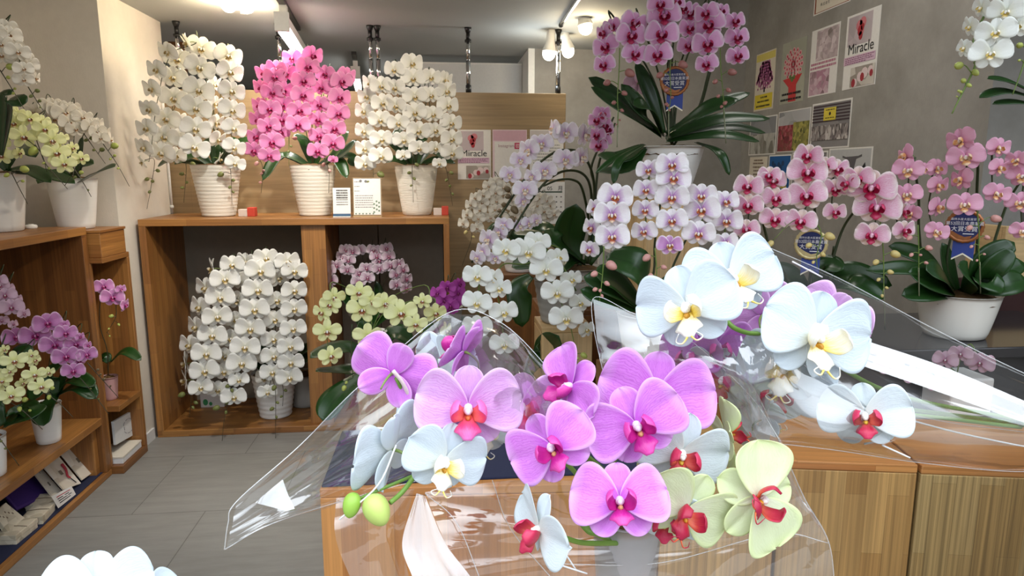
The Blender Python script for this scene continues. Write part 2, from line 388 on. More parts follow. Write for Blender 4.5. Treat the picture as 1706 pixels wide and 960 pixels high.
class Variety:
    """one kind of orchid: its flower meshes (petals, sepals, column, stalk) and its lip mesh"""
    def __init__(s, name, main, center, lip, rim=None, vein=None, vs=.2, cr=.5, lipsc=1.0, shape='round', stalk=(120, 140, 70), n=3, callus=(235, 190, 70), spread=1.0, hi=False, col=(250, 246, 240), sep=None, trans=.28, rimw=.12):
        s.name, s.hi = name, hi
        s.pm = petal_mat(name + '_petal', main, center, rim, vein, vs, cr, trans, rimw)
        s.sm = petal_mat(name + '_sepal', sep[0], sep[1], rim, vein, vs, cr, trans, rimw) if sep else s.pm
        s.lm = lip_mat(name + '_lip', *lip); s.st = plain('stalk_%d_%d_%d' % stalk, stalk, .5); s.cm = plain('column_%d_%d_%d' % col, col, .45)
        s.ca = plain('callus_%d_%d_%d' % callus, callus, .5, var=.5, scale=40)
        s.v = []; nu = 20 if hi else 8; nv = 20 if hi else 8
        for k in range(n):
            R = random.Random(hash(name) % 999 + k * 17 if False else sum(map(ord, name)) + k * 17); j = lambda a: R.uniform(-a, a)
            if hi: PA, PL, PW, SL, SW = 1.32, .5, .305, .385, .15
            elif shape == 'round': PA, PL, PW, SL, SW = 1.32, .5, .305, .385, .15
            elif shape == 'open': PA, PL, PW, SL, SW = 1.3, .5, .215, .42, .135
            else: PA, PL, PW, SL, SW = 1.25, .5, .275, .39, .15
            th = .008 if hi else .012
            pet = [petal_geo(sg * (PA + j(.07)), PL * (1 + j(.03)), PW * (1 + j(.05)), .62, 3.2, nu, nv, .16 + j(.06), .16 + j(.1), .02 + j(.012), -.012, .12 + j(.06), th, sg * j(.08), R.random() * 6) for sg in (-1, 1)]
            sep_ = [petal_geo(j(.05), SL * (1 + j(.04)), SW * (1 + j(.08)), .5, 2.6, nu, nv, .18 + j(.08), .1 + j(.12), .012, .02, .03, th, 0, R.random() * 6)] + \
                   [petal_geo(sg * (2.45 + j(.07)), SL * 1.02, SW * 1.02, .5, 2.5, nu, nv, .14 + j(.08), .14 + j(.1), .012, .02, .02, th, sg * .05, R.random() * 6) for sg in (-1, 1)]
            G = Geo()
            for p in sep_: G.add(*p, m=3)
            if not hi:
                for p in pet: G.add(*p, m=0)
                column_geo(G, 2, lipsc)
            pedicel_geo(G, 1)
            L = lip_geos(lipsc, hi, spread)
            L.add(*ellipsoid(Vector((0, -.085, -.055)) * lipsc, (0, -1, -.2), .03 * lipsc, .024 * lipsc, 6, 4), m=1)
            if hi and callus[1] == 160:
                for sg in (-1, 1):
                    L.add(*tube_geo(smooth_path([Vector((sg * .01, -.18, -.185)) * lipsc, Vector((sg * .05, -.21, -.22)) * lipsc, Vector((sg * .09, -.2, -.2)) * lipsc, Vector((sg * .05, -.23, -.15)) * lipsc], 5), .007 * lipsc, .003 * lipsc, 6))
            d = dict(flower=G.me(name + '_flower', [s.pm, s.st, s.cm, s.sm]), lip=L.me(name + '_lip', [s.lm, s.ca]))
            if hi:
                d['petal'] = [Geo().add(*p).me(name + '_petal', [s.pm]) for p in pet]
                C = Geo(); column_geo(C, 0, lipsc * .72, 12); d['column'] = C.me(name + '_column', [s.cm])
            s.v.append(d)
    def put(s, T, loc, size, rot, liplabel=None):
        d = random.choice(s.v)
        f = link('flower', d['flower'], T); f.location = Vector(loc) - Vector(T.location); f.rotation_mode = 'QUATERNION'; f.rotation_quaternion = rot; f.scale = (size,) * 3
        link('lip', d['lip'], f)
        if s.hi:
            for p in d['petal']: link('petal', p, f)
            link('column', d['column'], f)
        return f
def facing(p, yaw, pitch, roll):
    """quaternion for a flower at p: yaw 0 looks at the lens, positive yaw turns towards the right, positive pitch looks up"""
    v = p - CAM; beta = math.atan2(v.x, v.y); elev = math.atan2(-v.z, math.hypot(v.x, v.y))
    return (Quaternion((0, 0, 1), -beta + math.radians(yaw)) @ Quaternion((1, 0, 0), -(elev * .35 + math.radians(pitch))) @ Quaternion((0, 1, 0), math.radians(roll)))
def buds(T, tr_, Y, pts, bl, bm, sm, rs=1.0, r0=.0016, stem_name='flower_stem', tailY=None):
    """the tip of a spray: a thin stem through pts with buds (x, y, radius in zoomed pixels) stalked from it"""
    P = [atY(*tr_(*q[:2]), q[2] if len(q) > 2 else Y) for q in pts]
    if len(P) > 1: tube(stem_name, T, P, r0 * 1.25, r0 * .7, sm, 6, 5)
    path = smooth_path(P, 8)
    for (x, y, r) in bl:
        c = atY(*tr_(x, y), Y - .004); k = depth(c) / FPX * rs / tr_.s; a = c - min(path, key=lambda q: (q - c).length)
        s = min(path, key=lambda q: (q - c).length); G = Geo()
        ax = (c - s).normalized() if (c - s).length > .002 else Vector((0, -1, 0)); ax = (ax + Vector((0, -.3, -.5))).normalized()
        G.add(*ellipsoid(c, ax, r * k * 1.15, r * k * .88, 10, 7), m=0)
        G.add(*tube_geo(smooth_path([s, s.lerp(c, .5) + Vector((0, 0, .2 * (c - s).length)), c - ax * r * k], 4), .0014, .001, 5), m=1)
        G.obj('bud', T, [bm, sm])
def spray(T, V, tr_, fl, dw, Y, R, base, sm, yaw0=0, pitch=-6, roll=0, stem=True, rs=.0024, apex=.05, scale=None, tail=None):
    """flowers (x, y[, yaw[, width[, roll]]]) from the top of the arch to its tip, and the stem that carries them"""
    pts = []; k_ = scale
    for q in fl:
        x, y = tr_(q[0], q[1]); yaw = (q[2] if len(q) > 2 else 0) + yaw0 + random.uniform(-6, 6); w = q[3] if len(q) > 3 else dw; ro = (q[4] if len(q) > 4 else roll) + random.uniform(-7, 7)
        Yf = Y - R * math.cos(math.radians(min(89, abs(yaw)))) ** 1.0 + random.uniform(-.006, .006)
        p = atY(x, y, Yf); size = w / tr_.s / (k_ * 1.04) * depth(p) / FPX; rot = facing(p, yaw, pitch + random.uniform(-5, 5), ro)
        V.put(T, p, size, rot); pts.append(p + rot @ Vector((0, .29 * size, -.1 * size)))
    if stem and pts:
        P = list(pts)
        if base is not None:
            b = Vector(base); t = pts[0]; top = t + Vector((0, .035, apex)); mid = b.lerp(top, .55); mid.x = b.x + (top.x - b.x) * .3; mid.y = max(b.y, top.y)
            P = [b, mid, top] + P
        tube('flower_stem', T, P, rs, rs * .6, sm, 7, 5)
    return pts
def leaf(T, tr_, pts, w, up=(0, -.45, .9), mat=None, fold=.22, nu=14):
    """strap leaf through pixel points (x, y, Y): base to tip"""
    P = smooth_path([atY(*tr_(x, y), Y) for x, y, Y in pts], max(3, nu // max(1, len(pts) - 1))); n = len(P); vs, us = [], []; up = Vector(up); nv = 6
    fr = []
    for i, p in enumerate(P):
        t = (P[min(i + 1, n - 1)] - P[max(i - 1, 0)]).normalized(); s = t.cross(up); s = s.normalized() if s.length > 1e-5 else Vector((1, 0, 0)); m = s.cross(t).normalized()
        u = i / (n - 1); ww = w * (.38 + .62 * math.sin(min(1, u * 1.55) * math.pi / 2)) * max(0, 1 - max(0, u - .5) ** 2.4 / (.5 ** 2.4)) ** .5; ww = max(ww, .0012)
        for j in range(nv + 1):
            v = -1 + 2 * j / nv; vs.append(p + s * (v * ww) + m * (fold * abs(v) * ww)); us.append((u, v)); fr.append(m)
    c = nv + 1; k0 = len(vs); V = vs + [vs[i] - fr[i] * .0016 for i in range(k0)]; F = []
    for i in range(n - 1):
        for j in range(nv):
            q = (i * c + j, i * c + j + 1, (i + 1) * c + j + 1, (i + 1) * c + j); F.append(q); F.append(tuple(k0 + x for x in reversed(q)))
    bd = [j for j in range(nv)] + [i * c + nv for i in range(n - 1)] + [(n - 1) * c + j for j in range(nv, 0, -1)] + [i * c for i in range(n - 1, 0, -1)]
    for x, y in zip(bd, bd[1:] + bd[:1]): F.append((y, x, x + k0, y + k0))
    return part('leaf', T, V, F, mat or M['leaf'], us + us)
def pot(T, c, rb, rt, h, mat, rings=0, lip=.006, amp=.0012, moss=True, squash=.12):
    """tapered flower pot with wall thickness; c is the centre of its foot"""
    pr = [(rb * .9, 0), (rb, .004)]; n = max(10, rings * 4)
    for i in range(1, n + 1):
        t = i / n; r = rb + (rt - rb) * (t * (1 - squash) + squash * t ** .5)
        if rings: r += amp * math.sin(2 * math.pi * rings * t)
        pr.append((r, h * t * .985 + .004))
    pr += [(rt + .001, h), (rt - lip, h), (rt - lip - .002, h - .012), (rt - lip - .004, h - .03)]
    Geo().add(*lathe_geo(c, pr, 48)).obj('pot', T, mat)
    if moss:
        r = rt - lip - .001; G = Geo(); vs, fs, us = lathe_geo(Vector(c) + Vector((0, 0, h - .028)), [(r, 0), (r * .96, .014), (r * .7, .026), (r * .35, .032), (.004, .034)], 28)
        vs = [v + Vector((random.uniform(-1, 1), random.uniform(-1, 1), random.uniform(-.6, 1.2))) * .004 for v in vs]
        G.add(vs, fs, us).obj('moss', T, M['moss'])
    return Vector(c) + Vector((0, 0, h))
def gloss_pot(name, rgb, rough=.3, bump=0, scale=(1, 1, 60)):
    t = NT(name); c = t.coord(); n = t.noise(t.mapping(c, scale), 1, 4, .6)
    b = t.bsdf(t.mix(n, srgb(*rgb), tuple(v * .9 for v in srgb(*rgb)[:3]) + (1,)), rough)
    if bump: t.bump(n, b, bump, .004)
    return t.m
M['pot_cream'] = gloss_pot('ribbed_cream_ceramic', (226, 220, 206), .32, .75, (14, 14, 150))
M['pot_white'] = gloss_pot('white_ceramic', (236, 236, 232), .28, .1)
M['pot_marble'] = gloss_pot('marbled_white_ceramic', (236, 233, 224), .22, 0, (14, 14, 3))
M['pot_grey'] = gloss_pot('grey_clay', (158, 156, 150), .6, .2)
M['pot_pink'] = gloss_pot('pink_clay', (196, 152, 150), .5, .3)
# ------------------------------------------------------------------ kinds of orchid
GREEN, BROWN, DARK = plain('green_stem', (98, 122, 52), .5), plain('brown_stem', (62, 58, 36), .5), plain('dark_green_stem', (50, 62, 30), .5)
BUDG = plain('green_bud', (176, 186, 92), .45, var=.25, scale=30); BUDP = plain('pink_bud', (206, 150, 142), .45, var=.25, scale=30); BUDB = plain('brown_bud', (120, 102, 72), .5, var=.3, scale=30); BUDY = plain('yellow_bud', (206, 186, 118), .45, var=.25, scale=30); BUDS = plain('small_green_bud', (112, 118, 62), .5)
v_white = Variety('white', (252, 251, 246), (246, 245, 230), ((206, 184, 116), (166, 138, 74), (232, 222, 198)), vein=(236, 234, 218), vs=.3, lipsc=.85, callus=(176, 150, 84))
v_pink = Variety('pink', (240, 162, 208), (226, 124, 190), ((146, 16, 66), (140, 14, 66), (176, 40, 100)), rim=(244, 176, 216), vein=(208, 92, 172), vs=.25, lipsc=.95, callus=(200, 60, 90), col=(222, 120, 170))
v_lime = Variety('lime', (246, 246, 194), (238, 240, 158), ((188, 120, 80), (132, 60, 44), (232, 226, 170)), vein=(214, 222, 120), vs=.25, lipsc=.85, shape='open')
v_lime_s = Variety('pale_lime', (230, 232, 168), (220, 222, 140), ((150, 96, 60), (120, 70, 46), (214, 206, 140)), lipsc=.7, shape='open', n=2)
v_cream = Variety('cream', (242, 236, 222), (234, 226, 206), ((196, 150, 100), (170, 120, 70), (230, 216, 190)), lipsc=.7, n=2)
v_mini = Variety('mauve_mini', (238, 218, 228), (180, 112, 150), ((150, 60, 100), (160, 80, 110)), vein=(190, 140, 170), vs=.3, cr=.6, lipsc=.8, n=2, rim=(240, 230, 234))
v_mag = Variety('magenta', (206, 96, 196), (176, 52, 160), ((130, 20, 100), (120, 20, 90)), vein=(160, 40, 140), vs=.3, lipsc=.8, n=2, col=(200, 90, 170))
v_mauve = Variety('mauve_rim', (224, 158, 210), (186, 84, 164), ((140, 26, 96), (150, 30, 96), (180, 70, 130)), rim=(240, 206, 232), vein=(186, 96, 170), vs=.3, lipsc=.85, n=3, col=(220, 140, 190), rimw=.1)
v_pale = Variety('pale_mauve', (222, 190, 206), (196, 140, 170), ((150, 60, 90), (150, 70, 100)), n=2, lipsc=.7)
v_arch = Variety('lilac_white', (250, 244, 250), (216, 166, 220), ((250, 240, 220), (248, 236, 214), (206, 150, 110)), vein=(222, 186, 226), vs=.3, cr=.5, lipsc=.95, n=3, shape='open2', rim=(253, 250, 252))
v_lav = Variety('lavender_heart', (253, 250, 252), (192, 104, 206), ((216, 130, 80), (180, 90, 60), (246, 226, 200)), rim=(254, 252, 252), vein=(226, 190, 230), vs=.25, cr=.55, lipsc=.95)
v_lavd = Variety('lavender_small', (222, 168, 222), (180, 96, 190), ((216, 150, 90), (190, 120, 70), (246, 226, 200)), rim=(250, 240, 248), lipsc=1.0, n=1)
v_rose = Variety('rose_white_rim', (242, 190, 230), (226, 134, 206), ((166, 18, 60), (146, 14, 60), (180, 36, 84)), rim=(252, 236, 248), vein=(224, 140, 206), vs=.25, lipsc=1.35, callus=(200, 60, 80), col=(230, 150, 190))
v_stripe = Variety('striped_rose', (248, 216, 232), (232, 140, 186), ((176, 18, 66), (146, 10, 52), (196, 50, 96)), rim=(252, 240, 238), vein=(216, 104, 160), vs=.5, cr=.6, lipsc=1.3, sep=((252, 240, 224), (236, 176, 190)), callus=(210, 80, 70), col=(244, 196, 214))
v_blush = Variety('blush', (246, 196, 220), (238, 166, 206), ((250, 226, 190), (214, 140, 60), (246, 220, 190)), vein=(232, 150, 194), vs=.2, lipsc=1.2, shape='open2', callus=(160, 80, 30), col=(250, 236, 228))
v_whiter = Variety('white_pure', (250, 252, 248), (248, 250, 236), ((240, 226, 150), (222, 190, 90), (250, 248, 240)), vein=(240, 242, 234), vs=.25, lipsc=.85, shape='open2')
# large blooms of the wrapped bouquets
f_purple = Variety('violet', (222, 138, 230), (206, 96, 220), ((190, 24, 130), (176, 20, 130), (214, 70, 160)), rim=(232, 176, 238), vein=(194, 88, 208), vs=.4, cr=.4, lipsc=1.3, hi=True, n=3, col=(240, 214, 240), callus=(236, 170, 120), spread=.9, trans=.22)
f_violet = Variety('pale_violet', (230, 178, 234), (214, 132, 220), ((230, 96, 90), (226, 60, 120), (214, 110, 180)), rim=(238, 200, 240), vein=(206, 124, 212), vs=.4, cr=.4, lipsc=1.3, hi=True, n=2, col=(246, 226, 244), callus=(240, 120, 60), trans=.22)
f_white = Variety('snow_white', (218, 229, 237), (230, 236, 236), ((240, 208, 84), (246, 242, 222), (248, 248, 244)), vein=(222, 232, 238), vs=.3, lipsc=1.35, hi=True, n=3, callus=(226, 160, 40), trans=.22)
f_whitered = Variety('white_red_lip', (220, 229, 234), (234, 238, 234), ((206, 90, 70), (178, 16, 60), (196, 44, 86)), vein=(222, 230, 230), vs=.3, lipsc=1.2, hi=True, n=2, callus=(236, 190, 60), trans=.22)
f_cream = Variety('cream_green', (222, 230, 190), (234, 238, 216), ((206, 90, 40), (176, 14, 58), (160, 10, 56)), rim=(222, 232, 178), vein=(222, 228, 186), vs=.3, lipsc=1.15, hi=True, n=2, callus=(232, 160, 40), trans=.22)
# ------------------------------------------------------------------ the room
def struct(name, lo, hi, mat, grain='x', bev=0): o = box(name, None, lo, hi, mat, grain, bev, kind='structure'); return o
XL, XP, XR, YB, ZC = -2.06, -1.597, 2.233, 4.95, 2.30
YPART = 4.27
xb0 = atY(880, 120, YB).x; xs = atY(1000, 85, YB).x
struct('floor', (-3.2, -2.5, -.1), (3.6, 8, 0), M['floor'])
struct('wall_left', (XL - .15, .7, 0), (XL, 3.57, 3.2), M['wallpaper'])
struct('wall_left_pier', (XL - .15, 3.57, 0), (XP, YPART + .05, 2.3), M['wallpaper'])
struct('wall_left_inner', (-2.75, YPART + .05, 0), (-2.6, 7.7, 2.3), M['wallpaper'])
struct('baseboard_left', (XP, 3.58, 0), (XP + .012, 3.727, .06), M['offwhite'])
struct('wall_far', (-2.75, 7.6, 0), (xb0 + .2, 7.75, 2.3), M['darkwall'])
struct('wall_back', (xb0 + .045, YB, 0), (XR + .2, YB + .15, 3.2), M['concrete'])
struct('wall_back_end', (xb0, YB - .005, 0), (xb0 + .045, 7.6, 2.3), M['white'])
struct('wall_right', (XR, 2.63, 0), (XR + .2, YB, 3.2), M['concrete'])
struct('wall_right_recess', (3.0, .6, 0), (3.15, 2.9, 3.2), plain('taupe_paint', (104, 98, 90), .7))
struct('wall_right_return', (XR + .2, 2.75, 0), (3.0, 2.9, 3.2), plain('taupe_paint', (104, 98, 90), .7))
struct('ceiling', (-2.75, 1.0, ZC), (xs, 7.75, ZC + .1), M['ceiling'])
struct('ceiling_upper', (xs, 1.0, 3.2), (3.2, YB + .2, 3.3), M['ceiling'])
struct('trim_soffit', (xs - .02, 1.0, ZC + .1), (xs, YB + .2, 3.2), M['ceiling'])
# oak partition standing behind the shelf unit
T = thing('partition_panel', 'tall oak veneer partition behind the three orchids on the shelf unit', 'partition', (-.4, YPART + .02, 0))
pt = atY(943, 156, YPART); xpl = XP + .003
box('panel', T, (xpl, YPART, 0), (pt.x, YPART + .04, pt.z), M['wood_panel'], 'x', .003)
# white board and rail seen over the partition
a, b = atY(700, 112, 5.3), atY(870, 106, 5.3)
T = thing('storage_board', 'large white board standing beyond the oak partition', 'board', ((a.x + b.x) / 2, 5.35, 0))
box('panel', T, (a.x, 5.3, .0), (b.x, 5.36, b.z), M['offwhite'], 'z', .004)
box('edge_strip', T, (a.x, 5.295, b.z - .012), (b.x, 5.3, b.z), M['white'], 'x', 0)
c = atY(288, 55, 4.9)
T = thing('wooden_post', 'short brown timber post behind the partition near the ceiling', 'post', (c.x, 5.0, 0))
box('post', T, (c.x - .035, 4.95, 0), (c.x + .035, 5.02, ZC - .02), M['wood_dark'], 'z', .003)
box('cap', T, (c.x - .05, 4.94, ZC - .02), (c.x + .05, 5.03, ZC), M['wood_dark'], 'x', .002)
# ------------------------------------------------------------------ tension poles between partition top and ceiling
def tension_pole(px, label, zb, Y=YPART + .02):
    p = atY(px, 100, Y); T = thing('tension_pole', label, 'pole', (p.x, Y, zb), 'chrome poles braced against the ceiling'); x = p.x
    cyl = lambda n, z0, z1, r, m: Geo().add(*lathe_geo((x, Y, z0), [(r, 0), (r, z1 - z0)], 16)).obj(n, T, M[m])
    cyl('base_cap', zb, zb + .045, .017, 'black'); cyl('lower_tube', zb + .045, zb + (ZC - zb) * .5, .0135, 'chrome'); cyl('upper_tube', zb + (ZC - zb) * .5, ZC - .06, .0115, 'chrome')
    cyl('collar', ZC - .085, ZC - .07, .02, 'black'); cyl('neck', ZC - .07, ZC - .03, .012, 'black')
    Geo().add(*lathe_geo((x, Y, ZC - .03), [(.013, 0), (.02, .02), (.0215, .03)], 16)).obj('ceiling_pad', T, M['black'])
tension_pole(780, 'chrome pole rising from bare oak panel in front of the white board', pt.z)
tension_pole(930, 'chrome pole at the free end of the oak partition beside spotlights', pt.z)
tension_pole(618, 'chrome pole of the close pair, the one nearer the pink orchid', pt.z)
tension_pole(630, 'chrome pole of the close pair, the one nearer the bare panel', pt.z)
tension_pole(298, 'chrome pole beside the brown timber post, behind the tall cream orchid', pt.z)
tension_pole(466, 'chrome pole right below the lit ceiling tube', pt.z)
# ------------------------------------------------------------------ ceiling lamps
def tube_lamp(c, d, L, label, rail):
    c, d = Vector(c), Vector(d).normalized(); T = thing('track_tube_lamp', label, 'ceiling lamp', c, 'lit tube lamps on ceiling tracks')
    q = c - d * L / 2; w = c + d * L / 2; s = d.cross(Vector((0, 0, 1))).normalized()
    def bar(n, a, b, hw, z0, z1, m):
        vs = [p + s * sg * hw + Vector((0, 0, z)) for p in (a, b) for sg in (-1, 1) for z in (z0, z1)]
        Geo().add(vs, [(0, 1, 3, 2), (4, 6, 7, 5), (0, 4, 5, 1), (2, 3, 7, 6), (1, 5, 7, 3), (0, 2, 6, 4)]).obj(n, T, m, False)
    bar('housing', q, w, .03, -.03, .015, M['white']); bar('diffuser', q + d * .015, w - d * .01, .024, -.062, -.03, M['tube']); bar('end_block', q - d * .03, q, .035, -.06, .03, M['white'])
    up = Vector((0, 0, ZC - c.z)); bar('adapter', q + d * .04, q + d * .10, .018, .015, ZC - c.z - .02, M['white'])
    bar('track', q - d * .25, q + d * rail, .017, ZC - c.z - .022, ZC - c.z, M['black'])
    l = bpy.data.lights.new('tube_light', 'AREA'); l.energy = 9; l.color = (1, .97, .92); l.shape = 'RECTANGLE'; l.size = L; l.size_y = .05
    o = link('tube_light', l, T); o.location = (0, 0, -.075); o.rotation_euler = (0, 0, math.atan2(d.y, d.x))
a = atZ(470, 32, 2.2); b = atZ(502, 82, 2.2)
tube_lamp((a + b) / 2, (b - a), (b - a).length, 'lit tube lamp hanging just above the pink orchid on the shelf unit', .7)
a = atZ(592, 118, 2.2); b = atZ(597, 140, 2.2)
tube_lamp((a + b) / 2, (b - a), min(1.0, (b - a).length), 'small distant lit tube lamp above the space between pink and white orchids', -.02)
def spotlight(px, py, Y, aim, label, warm=True, energy=6):
    c = atY(px, py, Y); d = Vector(aim).normalized(); T = thing('track_spotlight', label, 'spotlight', c, 'bulb spotlights on the ceiling tracks')
    base = c - d * .13
    G = Geo(); q = Vector((0, 0, 1)).rotation_difference(d); vs, fs, us = lathe_geo((0, 0, 0), [(.018, 0), (.026, .012), (.027, .07), (.03, .085), (.044, .125), (.042, .13)], 20)
    G.add([q @ v + base for v in vs], fs, us).obj('lamp_head', T, M['white'])
    Geo().add(*ellipsoid(c + d * .012, d, .042, .04, 16, 10, 0)).obj('bulb', T, M['bulb'] if warm else M['bulbw'])
    tube('arm', T, [base, base + Vector((0, 0, .03)), Vector((base.x, base.y, ZC - .02))], .007, .007, M['white'], 8)
    Geo().add(*lathe_geo((base.x, base.y, ZC - .035), [(.02, 0), (.02, .035)], 14)).obj('mount', T, M['white'])
    l = bpy.data.lights.new('bulb_light', 'POINT'); l.energy = energy; l.color = (1, .8, .52) if warm else (.86, .95, 1); l.shadow_soft_size = .05
    o = link('bulb_light', l, T); o.location = d * .075
spotlight(975, 42, 3.95, (.15, -.1, -1), 'white spotlight head with lit bulb tipped towards the pink orchid on the tall stand', True, 4)
spotlight(915, 86, 4.3, (-.1, 0, -1), 'lit white bulb beside the pole at the end of the partition, on its shelf side', False, 4)
spotlight(946, 82, 4.4, (.2, .1, -.8), 'lit yellow bulb just past the end pole, against the grey wall', True, 3)
spotlight(382, 3, 3.75, (-.2, -.3, -1), 'lit warm bulb at the ceiling above the tall cream orchid, first of the pair', True, 6)
spotlight(411, 5, 3.85, (.2, -.3, -1), 'lit warm bulb at the ceiling above the tall cream orchid, second of the pair', True, 5)
p = atZ(935, 38, ZC); q = atZ(960, 0, ZC)
T = thing('ceiling_track', 'chrome ceiling track carrying the spotlights over the partition end', 'lamp track', p)
tube('rail', T, [p + Vector((0, 0, -.012)), q + (q - p) * .6 + Vector((0, 0, -.012))], .012, .012, M['chrome'], 8)
tube('end_cap', T, [p + (p - q).normalized() * .02 + Vector((0, 0, -.012)), p + Vector((0, 0, -.012))], .014, .014, M['black'], 8)
# ------------------------------------------------------------------ furniture
# open two-bay shelf unit in front of the partition
yf, yb, zt = 3.73, YPART - .005, 1.2
x0, x1 = -1.575, .045
T = thing('shelf_unit', 'wide open two-bay wooden shelf unit in front of the oak partition', 'shelf', (x0 + .8, 4.0, 0))
box('top_board', T, (x0, yf, zt - .036), (x1, yb, zt), M['wood_cab'], 'x'); box('bottom_board', T, (x0, yf, 0), (x1, yb, .036), M['wood_cab'], 'x')
box('side_board', T, (x0, yf, .036), (x0 + .036, yb, zt - .036), M['wood_cab'], 'z'); box('side_board', T, (x1 - .032, yf, .036), (x1, yb, zt - .036), M['wood_cab'], 'z')
xd0, xd1 = atY(506, 450, 3.78).x, atY(546, 450, 3.78).x
box('divider', T, (xd0, yf + .03, .036), (xd1, yb, zt - .036), M['wood_cab'], 'z')
grey = plain('greyed_oak_panel', (132, 122, 108), .7, scale=20, var=.2)
box('back_board', T, (x0 + .036, yb - .012, .036), (xd0, yb, zt - .036), grey, 'x', 0)
xm = atY(632, 450, yb - .03).x
box('door', T, (xd1 + .002, yb - .03, .04), (xm - .003, yb, zt - .04), grey, 'x', .002); box('door', T, (xm + .003, yb - .03, .04), (x1 - .034, yb, zt - .04), grey, 'x', .002)
# long display cabinet along the cream wall
xf, xk = -1.606, XL + .004
T = thing('display_cabinet', 'long open wooden display cabinet along the cream wall, with a shelf and navy base', 'cabinet', (-1.83, 2.5, 0))
box('top_board', T, (xk, 1.7, 1.163), (xf, 3.27, 1.2), M['wood_cab'], 'y'); box('bottom_board', T, (xk, 1.7, 0), (xf, 3.27, .03), M['wood_cab'], 'y')
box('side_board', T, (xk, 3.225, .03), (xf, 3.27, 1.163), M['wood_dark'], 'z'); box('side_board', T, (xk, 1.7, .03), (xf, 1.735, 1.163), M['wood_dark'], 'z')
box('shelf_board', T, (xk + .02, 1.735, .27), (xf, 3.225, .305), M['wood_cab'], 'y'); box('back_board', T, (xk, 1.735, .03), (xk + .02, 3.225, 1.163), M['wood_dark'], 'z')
box('base_cloth', T, (xk + .02, 1.735, .03), (xf - .02, 3.225, .034), M['navy'], 'y', 0); box('side_block', T, (xk + .1, 3.19, .03), (xf - .03, 3.225, .27), M['wood_cab'], 'z')
# narrow cubby beside it
xf2 = -1.552; zs = atX(210, 668, xf2).z
T = thing('cubby_cabinet', 'narrow two-tier wooden cubby between the display cabinet and the pier', 'cabinet', (-1.72, 3.4, 0))
y0, y1 = 3.272, 3.548
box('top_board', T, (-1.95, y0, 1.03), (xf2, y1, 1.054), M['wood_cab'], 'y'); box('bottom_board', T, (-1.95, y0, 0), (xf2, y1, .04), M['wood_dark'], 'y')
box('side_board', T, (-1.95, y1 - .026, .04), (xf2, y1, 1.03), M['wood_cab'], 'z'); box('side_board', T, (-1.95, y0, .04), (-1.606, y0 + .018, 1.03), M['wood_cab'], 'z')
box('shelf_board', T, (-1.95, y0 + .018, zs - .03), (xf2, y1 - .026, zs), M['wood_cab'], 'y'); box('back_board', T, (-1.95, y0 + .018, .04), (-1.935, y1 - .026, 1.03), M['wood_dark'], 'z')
T = thing('riser_block', 'small wooden block on top of the cubby, under a pale pot', 'block', (-1.72, 3.41, 1.054))
box('block', T, (-1.86, y0 + .01, 1.054), (-1.555, y1 - .02, 1.17), M['wood_cab'], 'y', .004); box('top_plate', T, (-1.865, y0 + .006, 1.17), (-1.55, y1 - .016, 1.182), M['wood_cab'], 'y', .002)
# crates at the shop front
ZT = .75
def crate(label, a, b, front, side, dep=.34, cloth=None):
    """hollow box with its front face from a to b"""
    a, b = Vector((*a, 0)), Vector((*b, 0)); rz = math.atan2(b.y - a.y, b.x - a.x); L = (b - a).length; T = thing('wooden_crate', label, 'crate', (a + b) / 2 + Vector((0, .15, 0)), 'wooden display crates at the shop front')
    def bx(n, lo, hi, m, g): box(n, T, (a.x + lo[0], a.y + lo[1], lo[2]), (a.x + hi[0], a.y + hi[1], hi[2]), m, g, .003, rz, a)
    bx('front_board', (0, 0, 0), (L, .022, ZT - .022), front, 'z'); bx('top_board', (0, 0, ZT - .022), (L, dep, ZT), side, 'x')
    bx('side_board', (0, .022, 0), (.022, dep, ZT - .022), side, 'z'); bx('side_board', (L - .022, .022, 0), (L, dep, ZT - .022), side, 'z'); bx('back_board', (.022, dep - .02, 0), (L - .022, dep, ZT - .022), side, 'z')
    return T
A0 = atZ(532, 815, ZT); A1 = atZ(1100, 803, ZT); B1 = atZ(1298, 790, ZT); C0 = atZ(1303, 767, ZT); C1 = atZ(1530, 775, ZT); D0 = atZ(1536, 776, ZT); D1 = D0 + (D0 - C0).normalized() * .5
crate('honey-coloured wooden crate with plain grain, under the navy mat', A0.xy, A1.xy, M['wood_crate'], M['wood_crate'])
crate('striped pine crate behind the grey pot, joined to the honey crate', (A1.x + .004, A1.y), (B1.x, B1.y + .005), M['wood_pine'], M['wood_pine'])
crate('brown pine crate with patched strips below the white red-lipped bloom', C0.xy, C1.xy, M['wood_pine'], M['wood_crate'], .33)
crate('pale pine crate with bold vertical stripes at the end of the crate row', D0.xy, D1.xy, M['wood_pale'], M['wood_crate'], .33)
T = thing('display_mat', 'dark navy mat laid on top of the honey crate', 'mat', (A0.x + .4, A0.y + .17, ZT))
box('mat', T, (A0.x + .004, A0.y + .006, ZT), (A1.x - .004, A0.y + .33, ZT + .006), M['navy'], 'x', .002)
